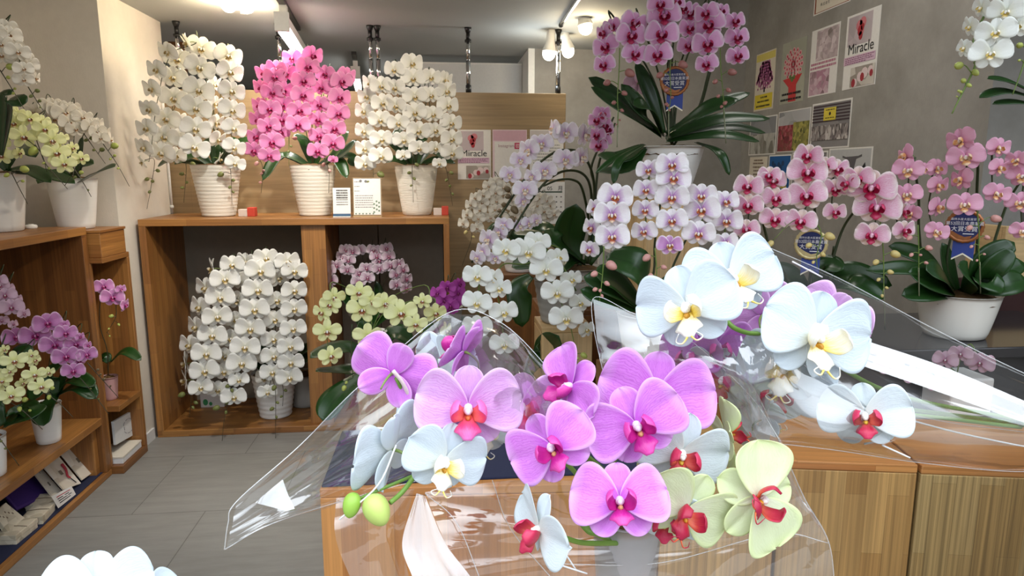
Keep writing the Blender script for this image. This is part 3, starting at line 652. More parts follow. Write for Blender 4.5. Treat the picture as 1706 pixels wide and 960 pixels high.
# dark stone table behind the crates, and stands for the middle plants
T = thing('stone_table', 'dark polished stone table behind the crates, under the blush orchid', 'table', (1.6, 2.0, 0))
box('tabletop', T, (.98, 1.84, .885), (2.2, 2.35, .92), M['darkglass'], 'x', .004); box('apron', T, (1.0, 1.86, .0), (2.18, 1.9, .885), M['darkglass'], 'x', .003)
for x in (1.02, 2.12): box('leg', T, (x, 2.27, 0), (x + .05, 2.32, .885), M['black'], 'z', .003)
def stand(label, lo, hi, zt, mat, thick=.022):
    T = thing('plant_stand', label, 'stand', ((lo[0] + hi[0]) / 2, (lo[1] + hi[1]) / 2, 0), 'wooden plant stands in the middle of the shop')
    box('top_board', T, (lo[0], lo[1], zt - thick), (hi[0], hi[1], zt), mat, 'x', .003); box('front_board', T, (lo[0], lo[1], 0), (hi[0], lo[1] + thick, zt - thick), mat, 'z', .003)
    box('side_board', T, (lo[0], lo[1] + thick, 0), (lo[0] + thick, hi[1], zt - thick), mat, 'z', .003); box('side_board', T, (hi[0] - thick, lo[1] + thick, 0), (hi[0], hi[1], zt - thick), mat, 'z', .003)
    return T
cM = atY(1117, 320, 2.3); zM = cM.z
stand('tall tan pedestal carrying the big pink orchid with the award rosette', (cM.x - .115, 2.19), (cM.x + .07, 2.43), zM, M['wood_light'])
cN = atY(1084, 600, 1.98); zN = .84
stand('low wooden stand under the lavender-hearted white orchid', (cN.x - .14, 1.87), (cN.x + .2, 2.12), zN, M['wood_dark'])
cH = atY(920, 537, 2.35); zH = cH.z
stand('light birch box stand under the rounded grey pot', (cH.x - .05, 2.27), (cH.x + .13, 2.46), zH, M['wood_light'])
cJ = atY(962, 505, 2.7); zJ = cJ.z
stand('brown wooden stand behind the birch box, under the arching lilac orchid', (cJ.x - .17, 2.56), (cJ.x + .15, 2.84), zJ, M['wood_dark'])
cF = atY(620, 592, 2.5); zF = cF.z
stand('birch stand under the pale green orchid beside the shelf unit', (cF.x - .05, 2.43), (cF.x + .12, 2.6), zF, M['wood_light'])
cG = atY(745, 560, 2.9); zG = cG.z
stand('brown wooden stand carrying the small magenta orchid', (cG.x - .1, 2.8), (cG.x + .1, 3.0), zG, M['wood_dark'])
cL = atY(865, 452, 3.4); zL = cL.z
stand('brown wooden stand near the partition, under the many-strand white orchid', (cL.x - .13, 3.28), (cL.x + .13, 3.52), zL, M['wood_dark'])
# white storage rack between the stands
T = thing('storage_rack', 'white slatted storage rack behind the lavender-hearted orchid', 'rack', (.95, 3.35, 0))
ra = atY(1028, 400, 3.3)
for z in (ra.z - .3, ra.z - .06, ra.z + .05): box('shelf_board', T, (ra.x - .05, 3.2, z), (ra.x + .24, 3.5, z + .02), M['white'], 'x', .002)
for x in (ra.x - .05, ra.x + .215):
    for y in (3.2, 3.47): box('leg', T, (x, y, 0), (x + .025, y + .03, ra.z + .1), M['white'], 'z', .002)
wb_ = atY(1688, 420, 2.4)
T = thing('birch_crate', 'light birch wooden crate behind the leaves of the blush orchid', 'crate', (wb_.x + .05, 2.5, 0))
box('front_board', T, (wb_.x - .04, 2.40, wb_.z - .13), (wb_.x + .34, 2.42, wb_.z + .1), M['wood_light'], 'x', .003); box('side_board', T, (wb_.x - .04, 2.42, wb_.z - .13), (wb_.x - .02, 2.59, wb_.z + .1), M['wood_light'], 'y', .003)
box('stand_board', T, (wb_.x - .06, 2.38, 0), (wb_.x + .36, 2.6, wb_.z - .13), M['maroon'], 'x', .003)
# ------------------------------------------------------------------ potted orchids
GRP_TOP, GRP = 'potted orchids in the shop', 'potted orchids in the shop'
def orchid(label, c): return thing('potted_orchid', label, 'orchid', c, GRP)
z3, z4, z5 = tr(220, 40, 2.8225), tr(560, 40, 2.8225), tr(220, 350, 2.461)
def lf(T, t, Y, *pts, w=.03, up=(0, -.45, .9)):
    leaf(T, t, [(p[0], p[1], p[2] if len(p) > 2 else Y) for p in pts], w, up)
# A: tall cream-white cascade on the shelf unit
c = Vector((atY(365, 355, 3.98).x, 3.98, 1.2)); T = orchid('tall white cascading orchid in ribbed cream pot, beside the pier on the shelf unit', c)
b = pot(T, c, .088, .132, .283, M['pot_cream'], 14, amp=.0011)
K = dict(base=b, sm=DARK, scale=1.0, pitch=-20)
spray(T, v_white, z3, [(325, 115), (318, 205), (315, 310), (303, 395), (300, 490), (293, 578)], 146, 3.86, .13, roll=18, **K)
spray(T, v_white, z3, [(452, 148, 12, 138), (460, 225, 10, 136), (467, 315, 10, 130), (470, 405, 10, 130), (478, 490, 10, 124), (480, 580, 10, 112), (485, 655, 5, 100)], 130, 3.88, .12, roll=14, **K)
spray(T, v_white, z3, [(215, 165), (195, 250), (200, 350), (165, 445), (155, 530), (140, 605)], 142, 3.92, .13, yaw0=-18, roll=12, **K)
spray(T, v_white, z3, [(212, 350), (207, 455), (208, 535), (200, 620)], 118, 3.93, .08, yaw0=30, **K)
spray(T, v_white, z3, [(260, 90, -30), (170, 130), (120, 215), (97, 305), (85, 400), (72, 490), (60, 580), (50, 650, -40, 90)], 122, 3.7, .1, yaw0=-48, **K)
spray(T, v_white, z3, [(380, 285), (385, 375), (392, 465), (400, 545), (408, 635, 50, 90)], 112, 3.93, .1, yaw0=56, **K)
buds(T, z3, 3.9, [(60, 640), (105, 640), (90, 760), (70, 870)], [(70, 730, 10), (97, 740, 9), (82, 790, 8), (122, 690, 10)], BUDS, BROWN)
buds(T, z3, 3.93, [(240, 630), (255, 680), (243, 840)], [(233, 705, 10), (287, 660, 13), (235, 770, 8), (258, 745, 8)], BUDS, BROWN)
buds(T, z3, 3.84, [(440, 640), (463, 690), (470, 850)], [(416, 708, 14), (477, 735, 9), (460, 768, 8), (476, 790, 7)], BUDS, BROWN)
for q in (((400, 680), (500, 560), (590, 560)), ((390, 680), (300, 620), (200, 660, 3.9)), ((400, 680), (380, 560), (330, 560)), ((395, 670), (450, 560), (500, 560)), ((390, 675), (200, 640), (120, 670))): lf(T, z3, 3.98, *q, w=.04)
# B: pink
c = Vector((atY(525, 355, 3.98).x, 3.98, 1.2)); T = orchid('pink cascading orchid in ribbed cream pot on top of the shelf unit', c)
b = pot(T, c, .085, .128, .283, M['pot_cream'], 14, amp=.0011); K = dict(base=b, sm=DARK, scale=.98, pitch=-17)
spray(T, v_pink, z3, [(845, 148, 40), (825, 200, 20), (805, 265, 15), (800, 335, 18), (785, 405, 8), (780, 472, 5)], 120, 3.87, .13, **K)
spray(T, v_pink, z3, [(755, 160, -25, 105), (728, 230, -10), (715, 310, -10), (710, 380, -10), (703, 450, 0), (697, 508, 10, 95)], 108, 3.9, .13, **K)
spray(T, v_pink, z3, [(680, 215, -30), (672, 250, -10), (662, 320, -12), (650, 400, -8), (645, 480, -5), (660, 555, -5, 122), (645, 618, 0, 105)], 115, 3.88, .13, **K)
spray(T, v_pink, z3, [(625, 230, -50), (612, 300, -50), (605, 385, -45), (597, 450, -35), (588, 530, -35), (577, 595, -25)], 108, 3.95, .13, **K)
spray(T, v_pink, z3, [(912, 235), (893, 298), (885, 380), (880, 450), (882, 525), (875, 597)], 108, 3.9, .12, yaw0=-18, **K)
spray(T, v_pink, z3, [(1005, 245, 45), (985, 268, 15), (975, 345, 10), (970, 420, 10), (950, 490, 5), (945, 560, 0)], 116, 3.9, .12, **K)
spray(T, v_pink, z3, [(945, 637, 0, 50)], 60, 3.9, .1, stem=False, **K)
buds(T, z3, 3.88, [(590, 620), (615, 680), (607, 795)], [(585, 657, 11), (610, 705, 9), (618, 690, 8), (603, 745, 7)], BUDP, BROWN)
buds(T, z3, 3.86, [(900, 620), (925, 690), (925, 795)], [(900, 662, 10), (930, 690, 8), (765, 537, 11)], BUDP, BROWN)
buds(T, z3, 3.86, [(740, 480), (738, 560), (738, 668)], [(748, 575, 6), (735, 600, 6)], BUDS, GREEN)
for q in (((850, 680), (950, 620), (1020, 500)), ((860, 680), (980, 620), (1055, 545)), ((850, 680), (700, 620), (615, 735, 3.84)), ((860, 690), (960, 640), (1010, 725, 3.85)), ((860, 680), (1010, 620), (1045, 670)), ((850, 670), (810, 560), (760, 520)), ((860, 670), (900, 560), (850, 500)), ((850, 680), (740, 620), (690, 640))): lf(T, z3, 3.98, *q, w=.038)
# C: white, fuller
c = Vector((atY(695, 355, 3.98).x, 3.98, 1.2)); T = orchid('dome-shaped white orchid in cream pot beside the framed price cards', c)
b = pot(T, c, .082, .124, .282, M['pot_cream'], 0); K = dict(base=b, sm=DARK, scale=.98, pitch=-17)
spray(T, v_white, z4, [(275, 215, -20, 105), (280, 300, -25), (285, 385, -25), (295, 465, -20), (318, 545, 0), (315, 617, 0, 72)], 112, 3.86, .13, **K)
spray(T, v_white, z4, [(355, 185, 22), (362, 255, 8), (370, 340, 10), (370, 415, 10), (387, 502, 5), (390, 585, 5, 100)], 120, 3.87, .13, **K)
spray(T, v_white, z4, [(445, 250, 15), (445, 335, 15), (455, 425, 20), (465, 500, 20), (465, 585, 30, 90)], 105, 3.9, .13, **K)
spray(T, v_white, z4, [(510, 265, 50), (518, 315, 35), (525, 385, 28), (540, 465, 22), (543, 540, 20), (545, 607, 10), (485, 655, 0, 70)], 112, 3.92, .13, **K)
spray(T, v_white, z4, [(215, 290, -10), (220, 370, -5), (208, 450, 0), (215, 542, 5), (210, 622, 5)], 115, 3.89, .13, **K)
spray(T, v_white, z4, [(165, 280, -50), (148, 340, -35), (135, 412, -35), (135, 505, -25), (138, 587, -18), (138, 657, -12)], 108, 3.95, .13, **K)
buds(T, z4, 3.85, [(170, 630), (175, 690), (172, 870)], [(150, 742, 11), (180, 778, 9), (210, 708, 17), (168, 800, 7), (184, 760, 7)], BUDS, BROWN)
buds(T, z4, 3.84, [(360, 620), (358, 690), (363, 840)], [(343, 700, 9), (368, 728, 8), (380, 662, 10), (352, 760, 6)], BUDS, BROWN)
buds(T, z4, 3.84, [(505, 650), (522, 700), (548, 855)], [(542, 700, 10), (535, 762, 8), (518, 735, 8), (548, 800, 7)], BUDS, BROWN)
for q in (((370, 680), (300, 600), (250, 560)), ((375, 680), (440, 600), (520, 640)), ((375, 675), (400, 560), (430, 540)), ((370, 675), (280, 640), (230, 650)), ((375, 675), (470, 640), (560, 655)), ((370, 670), (300, 540), (310, 480))): lf(T, z4, 3.98, *q, w=.04)
# D: big white waterfall inside the unit
c = Vector((-.985, 3.93, .036)); T = orchid('big white waterfall orchid in ringed white pot inside the open shelf bay', c)
b = pot(T, c, .088, .125, .265, M['pot_white'], 9, amp=.002); K = dict(base=b, sm=DARK, scale=.95)
spray(T, v_white, z5, [(330, 242, -35), (305, 320), (280, 400), (265, 480), (240, 555), (222, 630, -45), (220, 700, -38)], 112, 3.9, .14, yaw0=-48, **K)
spray(T, v_white, z5, [(412, 225, -12, 100), (380, 285), (362, 360), (350, 437), (330, 515), (305, 590), (298, 660), (282, 727, 0, 95)], 118, 3.78, .12, yaw0=-4, **K)
spray(T, v_white, z5, [(470, 212, -40), (440, 290, -30), (430, 370, -20), (428, 450, -18), (405, 527, -10), (383, 600, -20), (378, 662, -10), (352, 737, -5, 95)], 100, 3.85, .1, **K)
spray(T, v_white, z5, [(525, 250), (515, 328), (503, 408), (485, 487), (463, 563), (450, 628), (437, 697, 0, 82), (417, 767, 0, 100)], 120, 3.76, .11, **K)
spray(T, v_white, z5, [(550, 198, 8), (598, 280, 28, 100), (593, 370, 15), (583, 450, 18), (578, 530, 12), (580, 600, 8), (575, 665), (555, 747, 0, 80)], 102, 3.82, .11, **K)
spray(T, v_white, z5, [(635, 212, 22), (665, 250), (665, 330), (665, 405), (660, 487), (648, 560), (650, 625), (645, 687)], 106, 3.8, .11, yaw0=6, **K)
spray(T, v_white, z5, [(545, 530), (545, 605), (545, 690)], 88, 3.87, .08, yaw0=-20, **K)
buds(T, z5, 3.68, [(230, 700), (243, 760), (235, 850)], [(203, 758, 13), (262, 790, 9), (250, 810, 7)], BUDS, BROWN)
buds(T, z5, 3.645, [(425, 660), (400, 760), (378, 860), (368, 958)], [(393, 722, 10), (410, 740, 8), (345, 812, 13), (388, 790, 8), (385, 830, 7)], BUDS, BROWN)
buds(T, z5, 3.655, [(575, 690), (588, 750), (588, 943)], [(582, 730, 11), (573, 816, 9), (597, 790, 7), (592, 850, 6)], BUDS, BROWN)
buds(T, z5, 3.72, [(610, 690), (620, 740), (617, 805)], [(630, 740, 7), (612, 765, 6)], BUDS, BROWN)
for q in (((560, 670), (620, 590), (690, 540)), ((560, 670), (660, 600), (755, 545)), ((555, 670), (500, 600), (480, 560)), ((555, 670), (540, 560), (560, 500)), ((560, 675), (690, 620), (750, 590))): lf(T, z5, 3.95, *q, w=.045)
# E: mauve mini inside the second bay
zE = tr(500, 360, 2.6656); c = Vector((atY(612, 560, 4.0).x, 4.0, .036)); T = orchid('mauve small-flowered orchid in the darker shelf bay behind the pale green one', c)
b = pot(T, c, .06, .08, .17, M['pot_white']); K = dict(base=b + Vector((0, 0, .06)), sm=DARK, scale=.92, rs=.0016)
for s in ([(265, 152), (235, 158), (205, 150), (215, 195), (210, 240)], [(190, 180), (165, 220), (130, 240), (140, 285), (120, 325)], [(120, 250), (102, 268), (95, 305), (105, 335)], [(295, 232), (262, 255), (300, 275), (258, 292)],
          [(325, 152), (345, 160), (340, 180), (350, 197), (352, 235)], [(382, 145), (392, 180), (400, 222), (425, 260), (425, 305)], [(436, 215), (455, 240), (470, 280), (470, 322)]):
    spray(T, v_mini, zE, s, 64, 3.95, .06, yaw0=(sum(q[0] for q in s) / len(s) - 285) * .18, **K)
buds(T, zE, 3.93, [(92, 310), (85, 340), (90, 420)], [(88, 355, 5), (96, 375, 4)], BUDS, BROWN)
for q in (((285, 520), (230, 400), (160, 330)), ((290, 520), (350, 400), (340, 290)), ((290, 520), (400, 430), (460, 380)), ((285, 520), (250, 360), (270, 280))): lf(T, zE, 4.0, *q, w=.035)
# F: pale green in the middle
c = Vector((cF.x, 2.5, zF)); T = orchid('pale green open-flowered orchid in front of the shelf unit', c)
b = pot(T, c, .04, .058, .09, M['pot_white']); K = dict(base=b, sm=GREEN, scale=.97, rs=.002)
spray(T, v_lime, zE, [(150, 362, 20, 110), (135, 395, -20, 110), (100, 430, -35, 110), (120, 512, 5, 134), (135, 622, 22, 116)], 130, 2.34, .1, **K)
spray(T, v_lime, zE, [(318, 380, 25, 120), (262, 340, 0, 120), (275, 418, 0, 150), (300, 532, 5, 136)], 140, 2.3, .08, **K)
spray(T, v_lime, zE, [(545, 378, -20, 90), (378, 388, 10, 120), (447, 432, 0, 156), (512, 480, 5, 116), (570, 602, 0, 118)], 140, 2.28, .08, **K)
spray(T, v_lime, zE, [(600, 432, 15, 112), (645, 512, 55, 104), (655, 590, 60, 80)], 110, 2.34, .08, **K)
buds(T, zE, 2.24, [(230, 480), (228, 600), (235, 720)], [(195, 765, 12), (205, 740, 7), (245, 690, 7)], BUDG, DARK)
buds(T, zE, 2.24, [(262, 560), (255, 600), (275, 690)], [(255, 600, 6)], BUDS, DARK)
lf(T, zE, 2.45, (300, 640), (200, 590), (45, 630, 2.3), w=.045); lf(T, zE, 2.45, (310, 660), (200, 690), (70, 690, 2.3), w=.035); lf(T, zE, 2.4, (290, 700), (160, 810, 2.3), (100, 910, 2.25), w=.05)
lf(T, zE, 2.5, (330, 600), (300, 520), (260, 470), w=.04); lf(T, zE, 2.5, (340, 600), (420, 520), (500, 560), w=.045)
# G: small magenta
c = Vector((cG.x, 2.9, zG)); T = orchid('small bright magenta orchid beside the white arching sprays', c)
b = pot(T, c, .05, .07, .13, M['pot_grey']); K = dict(base=b, sm=DARK, scale=.95, rs=.0018)
spray(T, v_mag, zE, [(655, 318, -10), (612, 345, -20), (640, 375), (665, 415)], 78, 2.85, .05, **K); spray(T, v_mag, zE, [(705, 305, 50), (700, 342, 20), (692, 382, 10), (668, 400)], 76, 2.85, .05, **K)
for q in (((640, 520), (580, 470), (540, 520)), ((650, 520), (720, 470), (760, 520)), ((645, 520), (640, 450), (660, 420))): lf(T, zE, 2.9, *q, w=.035)
# H: white arching sprays with grey round pot
z6 = tr(750, 160, 2.0); c = Vector((cH.x + .035, 2.36, zH)); T = orchid('pure white orchid with two short arching sprays in rounded grey pot', c)
b = pot(T, c, .07, .1, .155, M['pot_grey'], 6, amp=.0012, squash=.5); K = dict(base=None, sm=GREEN, scale=.95, rs=.0024)
spray(T, v_whiter, z6, [(358, 540, 40, 88), (290, 495, 10, 100), (262, 520, 0, 118), (188, 515, -15, 100)][:0] or [(188, 515, -18, 104), (262, 520, 0, 118), (320, 580), (357, 656), (387, 742, 0, 116)], 112, 2.2, .05, **K)
spray(T, v_whiter, z6, [(292, 488, 12, 90), (358, 540, 38, 86), (403, 612, 32, 80), (433, 690, 22, 80), (453, 780, 32, 68)], 86, 2.24, .05, **K)
spray(T, v_whiter, z6, [(92, 602, -6), (90, 690, -5), (92, 770, -8)], 104, 2.2, .05, **K)
spray(T, v_whiter, z6, [(140, 610, 25, 84), (162, 642, 20, 92), (178, 722, 12, 100), (180, 828, 0, 100)], 95, 2.22, .05, **K)
tube('flower_stem', T, [b, b + Vector((-.02, .02, .08)), atY(*z6(250, 560), 2.3), atY(*z6(180, 560), 2.28), atY(*z6(150, 600), 2.26)], .003, .0022, GREEN, 7)
tube('flower_stem', T, [b, b + Vector((0, .03, .1)), atY(*z6(310, 500), 2.3), atY(*z6(370, 560), 2.26), atY(*z6(420, 650), 2.24)], .003, .0022, GREEN, 7)
buds(T, z6, 2.16, [(395, 745), (408, 800), (430, 930)], [(411, 840, 13), (446, 865, 11), (425, 875, 6), (418, 900, 6)], BUDG, GREEN)
lf(T, z6, 2.3, (290, 900, 2.3), (330, 850), (362, 800, 2.2), w=.06, up=(0, -.8, .5)); lf(T, z6, 2.3, (270, 600), (230, 650, 2.3), (240, 770), w=.045); lf(T, z6, 2.3, (255, 930, 2.2), (300, 860), (300, 820, 2.3), w=.04)
lf(T, z6, 2.36, (320, 600), (270, 560), (205, 570), w=.045); lf(T, z6, 2.36, (330, 600), (300, 540), (290, 500), w=.04)
# J: lilac orchid trained into two long arches
c = Vector((cJ.x, 2.7, zJ)); T = orchid('lilac and white orchid trained into long arches towards the shelf unit', c)
b = pot(T, c, .085, .115, .15, M['pot_grey']); K = dict(base=None, sm=DARK, scale=.92, rs=.003)
spray(T, v_arch, z6, [(445, 132, 58, 92), (385, 125, 8, 88), (348, 112, -62, 84), (305, 160, -5, 82), (265, 182, -40, 90), (235, 215, 0, 72), (200, 263, -5, 72)], 82, 2.5, .03, stem=False, **K)
spray(T, v_arch, z6, [(435, 205, 50, 86), (385, 212, 5, 88), (315, 250, 12, 84), (275, 270, -35, 64), (250, 315, 0, 84), (240, 350, 30, 62)], 84, 2.48, .03, stem=False, **K)
spray(T, v_arch, z6, [(180, 430, -20, 66), (165, 455, -40, 72), (130, 480, -40, 84), (110, 520, -50, 72), (92, 540, -30, 62), (150, 540, -10, 60)], 75, 2.5, .03, stem=False, **K)
spray(T, v_arch, z6, [(285, 415, 38, 56), (262, 425, 30, 56), (232, 432, 18, 56)], 56, 2.52, .03, stem=False, **K)
spray(T, v_rose, z6, [(505, 60, 20), (490, 80, -10), (512, 100, 20), (488, 130, -5), (520, 112, 40), (508, 150, 10), (495, 165, 0)], 62, 2.66, .03, stem=False, **K)
for P in ([(462, 560, 2.7), (480, 440, 2.72), (478, 280, 2.7), (440, 195, 2.6), (380, 180, 2.55), (320, 205, 2.52), (250, 275, 2.5), (180, 380, 2.5), (110, 490, 2.5), (72, 555, 2.5)],
          [(455, 560, 2.7), (470, 420, 2.72), (468, 310, 2.68), (440, 258, 2.58), (380, 250, 2.53), (320, 285, 2.5), (265, 355, 2.49), (200, 460, 2.49), (140, 540, 2.5)],
          [(470, 560, 2.7), (462, 420, 2.7), (440, 310, 2.62), (410, 280, 2.58), (360, 280, 2.55), (310, 300, 2.55)],
          [(462, 560, 2.72), (480, 320, 2.74), (470, 240, 2.72), (505, 150, 2.7), (545, 70, 2.68)], [(470, 560, 2.72), (490, 260, 2.76), (520, 160, 2.72), (550, 90, 2.7)]):
    tube('flower_stem', T, [atY(*z6(x, y), Y) for x, y, Y in P], .0058, .0038, DARK, 9)
buds(T, z6, 2.49, [(205, 330), (195, 350), (150, 410)], [(190, 310, 12), (192, 335, 10), (178, 362, 9), (163, 382, 8), (152, 402, 7), (215, 380, 14), (208, 410, 11), (205, 440, 8)], BUDB, DARK)
lf(T, z6, 2.66, (420, 560), (395, 470), (420, 360, 2.6), w=.065, up=(0, -.9, .2)); lf(T, z6, 2.66, (450, 560), (300, 470), (215, 462, 2.5), w=.04); lf(T, z6, 2.66, (450, 560), (360, 490, 2.6), (330, 440), w=.04)
lf(T, z6, 2.7, (460, 560), (500, 470), (520, 400), w=.05); lf(T, z6, 2.7, (440, 560), (400, 540), (360, 590, 2.55), w=.045)
# L: many-strand white near the partition
c = Vector((cL.x, 3.4, zL)); T = orchid('many-strand small white orchid standing near the partition posters', c)
b = pot(T, c, .07, .09, .13, M['pot_white']); K = dict(base=b, sm=BROWN, scale=.92, rs=.0018)
for s, y0 in (([(85, 340), (70, 362), (58, 395), (45, 425)], -38), ([(150, 288), (130, 300), (112, 330), (108, 356), (100, 380), (95, 408), (90, 440)], -15), ([(178, 305), (160, 296), (152, 322), (155, 350), (150, 378), (135, 405), (170, 400)], -5),
              ([(195, 318), (202, 345), (212, 370), (240, 385), (215, 402)], 5), ([(300, 340), (290, 365), (275, 392), (265, 380), (285, 410)], 10), ([(320, 348), (330, 366), (312, 385), (325, 405), (345, 395)], 22)):
    spray(T, v_cream, z6, s, 46, 3.3, .08, yaw0=y0, **K)
buds(T, z6, 3.24, [(58, 430), (72, 470), (40, 565)], [(52, 455, 7), (78, 470, 5)], BUDY, BROWN)
for q in (((230, 500), (180, 440), (120, 460)), ((230, 500), (300, 440), (360, 460)), ((230, 500), (230, 430), (260, 410))): lf(T, z6, 3.4, *q, w=.05)
# M: big pink orchid with rosette
z8 = tr(860, 0, 4.0); c = Vector((cM.x, 2.3, zM)); T = orchid('rose-pink orchid with white petal rims in tall white pot on the pedestal', c)
b = pot(T, c, .062, .108, .152, M['pot_white'], squash=.3); K = dict(base=b, sm=DARK, scale=.95, rs=.0034)
spray(T, v_rose, z8, [(855, 165, 60, 110), (785, 155, 12), (765, 237, 5, 206), (790, 362, 12, 176)], 190, 2.16, .06, roll=12, **K)
spray(T, v_rose, z8, [(640, 175, -10, 130), (588, 220, -35, 140), (597, 312, -8, 182), (588, 432, -15, 156)], 160, 2.2, .06, roll=-14, **K)
spray(T, v_rose, z8, [(1060, 20, 30, 150), (960, 30, 0, 180), (985, 108, 0, 226), (970, 232, 0, 226), (945, 367, -5, 196)], 200, 2.13, .06, **K)
spray(T, v_rose, z8, [(1110, 60, 10, 140), (1152, 90, 20, 168), (1150, 192, 14, 150), (1150, 305, 0, 156)], 150, 2.19, .06, **K)
spray(T, v_rose, z8, [(1270, 88, -20, 170), (1290, 168, -10, 214), (1275, 292, 0, 206), (1270, 428, -10, 158)], 190, 2.14, .06, roll=-10, **K)
spray(T, v_rose, z8, [(1360, 75, 18, 130), (1455, 142, 20, 146), (1470, 252, 10, 162), (1475, 372, 10, 156)], 150, 2.2, .06, **K)
spray(T, v_pale, z8, [(815, 560, 170, 200)], 190, 2.32, .0, stem=False, **K)
BR2 = plain('rosy_bud', (170, 112, 104), .45, var=.3, scale=30)
buds(T, z8, 2.1, [(690, 320), (685, 480), (675, 640), (680, 760), (677, 850)], [(604, 552, 24), (758, 488, 32), (722, 622, 19), (650, 685, 16), (706, 737, 13), (690, 800, 8), (668, 830, 7)], BR2, GREEN, stem_name='flower_stem')
buds(T, z8, 2.08, [(1035, 330), (1025, 480), (1030, 640), (1015, 760)], [(955, 502, 24), (1112, 432, 30), (1000, 602, 17), (1040, 650, 12), (1000, 695, 13), (1022, 735, 9), (1010, 705, 10)], BR2, GREEN)
buds(T, z8, 2.1, [(1358, 310), (1365, 480), (1380, 640), (1385, 770)], [(1440, 482, 27), (1325, 545, 19), (1415, 602, 17), (1346, 642, 14), (1390, 690, 14), (1368, 712, 12), (1400, 680, 8)], BR2, GREEN)
for P in ([(677, 740, 2.1), (672, 980, 2.14)], [(1016, 700, 2.08), (1016, 915, 2.16)], [(1383, 720, 2.1), (1398, 955, 2.15)]): tube('support_stake', T, [atY(*z8(x, y), Y) for x, y, Y in P], .0022, .0018, M['stake'], 6)
tube('flower_stem', T, [b, atY(*z8(1010, 700), 2.3), atY(*z8(1025, 400), 2.28), atY(*z8(1040, 310), 2.25)], .0045, .004, DARK, 8); tube('flower_stem', T, [b, atY(*z8(1205, 740), 2.3), atY(*z8(1285, 470), 2.26)], .0042, .0034, DARK, 8); tube('flower_stem', T, [b, atY(*z8(1215, 740), 2.32), atY(*z8(1300, 460), 2.28)], .0035, .003, DARK, 8)
for q, w in ((((960, 900), (700, 690, 2.25), (482, 516, 2.25)), .062), (((960, 910), (720, 740, 2.2), (500, 580, 2.2)), .05), (((980, 890), (900, 660), (800, 410, 2.32)), .042), (((1000, 900, 2.25), (1250, 740, 2.15), (1480, 660, 2.12)), .05), (((1000, 890), (1350, 700, 2.36), (1556, 618, 2.4)), .035),
             (((1000, 920), (1350, 800, 2.25), (1690, 790, 2.25)), .042), (((1000, 930), (1400, 850, 2.3), (1660, 885, 2.3)), .032), (((1000, 940), (1350, 900, 2.2), (1620, 942, 2.2)), .034), (((950, 900), (850, 760, 2.2), (700, 560, 2.22)), .05), (((970, 900), (880, 720, 2.18), (780, 700, 2.16)), .05)): lf(T, z8, 2.28, *q, w=w * .72, up=(0, -.6, .75))
z7 = tr(960, 0, 2.908)
for q, w in ((((320, 700), (200, 760, 2.15), (95, 838, 2.1)), .016), (((320, 710), (210, 770, 2.2), (110, 745, 2.25)), .05), (((330, 715), (230, 820, 2.2), (100, 830, 2.25)), .045), (((580, 690), (690, 740, 2.15), (742, 848, 2.12)), .024), (((330, 700), (210, 780, 2.1), (180, 890, 2.08)), .018)): lf(T, z7, 2.28, *q, w=w * .8)
# N: lavender-hearted white
z9 = tr(960, 240, 2.823); c = Vector((cN.x, 1.98, zN)); T = orchid('white orchid with lavender hearts in plain white pot behind the wrapped blooms', c)
b = pot(T, c, .075, .108, .182, M['pot_white']); K = dict(base=None, sm=GREEN, scale=.95, rs=.003)
spray(T, v_lav, z9, [(182, 250, 0, 166), (167, 335, 0, 172), (170, 437, 0, 166)], 165, 1.86, .05, **K); spray(T, v_lav, z9, [(95, 305, -38, 116), (75, 395, -42, 116), (65, 497, -20, 104)], 112, 1.92, .05, **K)
spray(T, v_lav, z9, [(450, 100, 0, 156), (457, 162, 5, 166), (450, 252, 0, 160), (450, 362, 5, 148)], 150, 1.86, .05, **K); spray(T, v_lavd, z9, [(440, 477, 0, 124)], 120, 1.86, .05, stem=False, **K)
spray(T, v_lav, z9, [(340, 122, -10, 122), (330, 217, -10), (325, 312, -10), (320, 412, -10)], 128, 1.9, .05, **K)
spray(T, v_lav, z9, [(588, 245, 0, 150), (590, 312, -5, 176), (575, 422, 0, 156)], 150, 1.86, .05, **K); spray(T, v_lav, z9, [(700, 272, 20, 132), (705, 362, 10, 152), (702, 462, 10, 120)], 140, 1.9, .05, **K)
for P in ([(300, 770), (200, 640, 1.98), (190, 520, 1.95), (180, 300, 1.94)], [(320, 770), (365, 600), (370, 460), (400, 250, 1.95)], [(330, 770), (420, 650), (480, 520), (580, 330, 1.95)], [(320, 770), (260, 560), (120, 380, 1.98)]): tube('flower_stem', T, [atY(*z9(q[0], q[1]), q[2] if len(q) > 2 else 1.99) for q in P], .004, .0032, DARK, 8)
buds(T, z9, 1.8, [(130, 480), (125, 600), (110, 740)], [(166, 572, 25), (84, 612, 17), (145, 657, 13), (88, 685, 12), (112, 690, 9), (122, 715, 8)], BUDP, GREEN)
buds(T, z9, 1.82, [(370, 490), (378, 600), (370, 690)], [(330, 536, 20), (348, 620, 13), (412, 580, 13), (400, 650, 9)], BUDP, GREEN)
for q, w in ((((320, 760), (300, 590, 1.85), (140, 525, 1.9)), .055), (((310, 770), (190, 650, 1.9), (90, 615, 1.85)), .045), (((300, 770), (170, 680, 1.9), (35, 625, 1.9)), .035), (((310, 780), (150, 740, 1.9), (20, 685, 1.9)), .028), (((340, 770), (440, 690), (520, 640)), .045)): lf(T, z9, 1.98, *q, w=w, up=(0, -.75, .6))
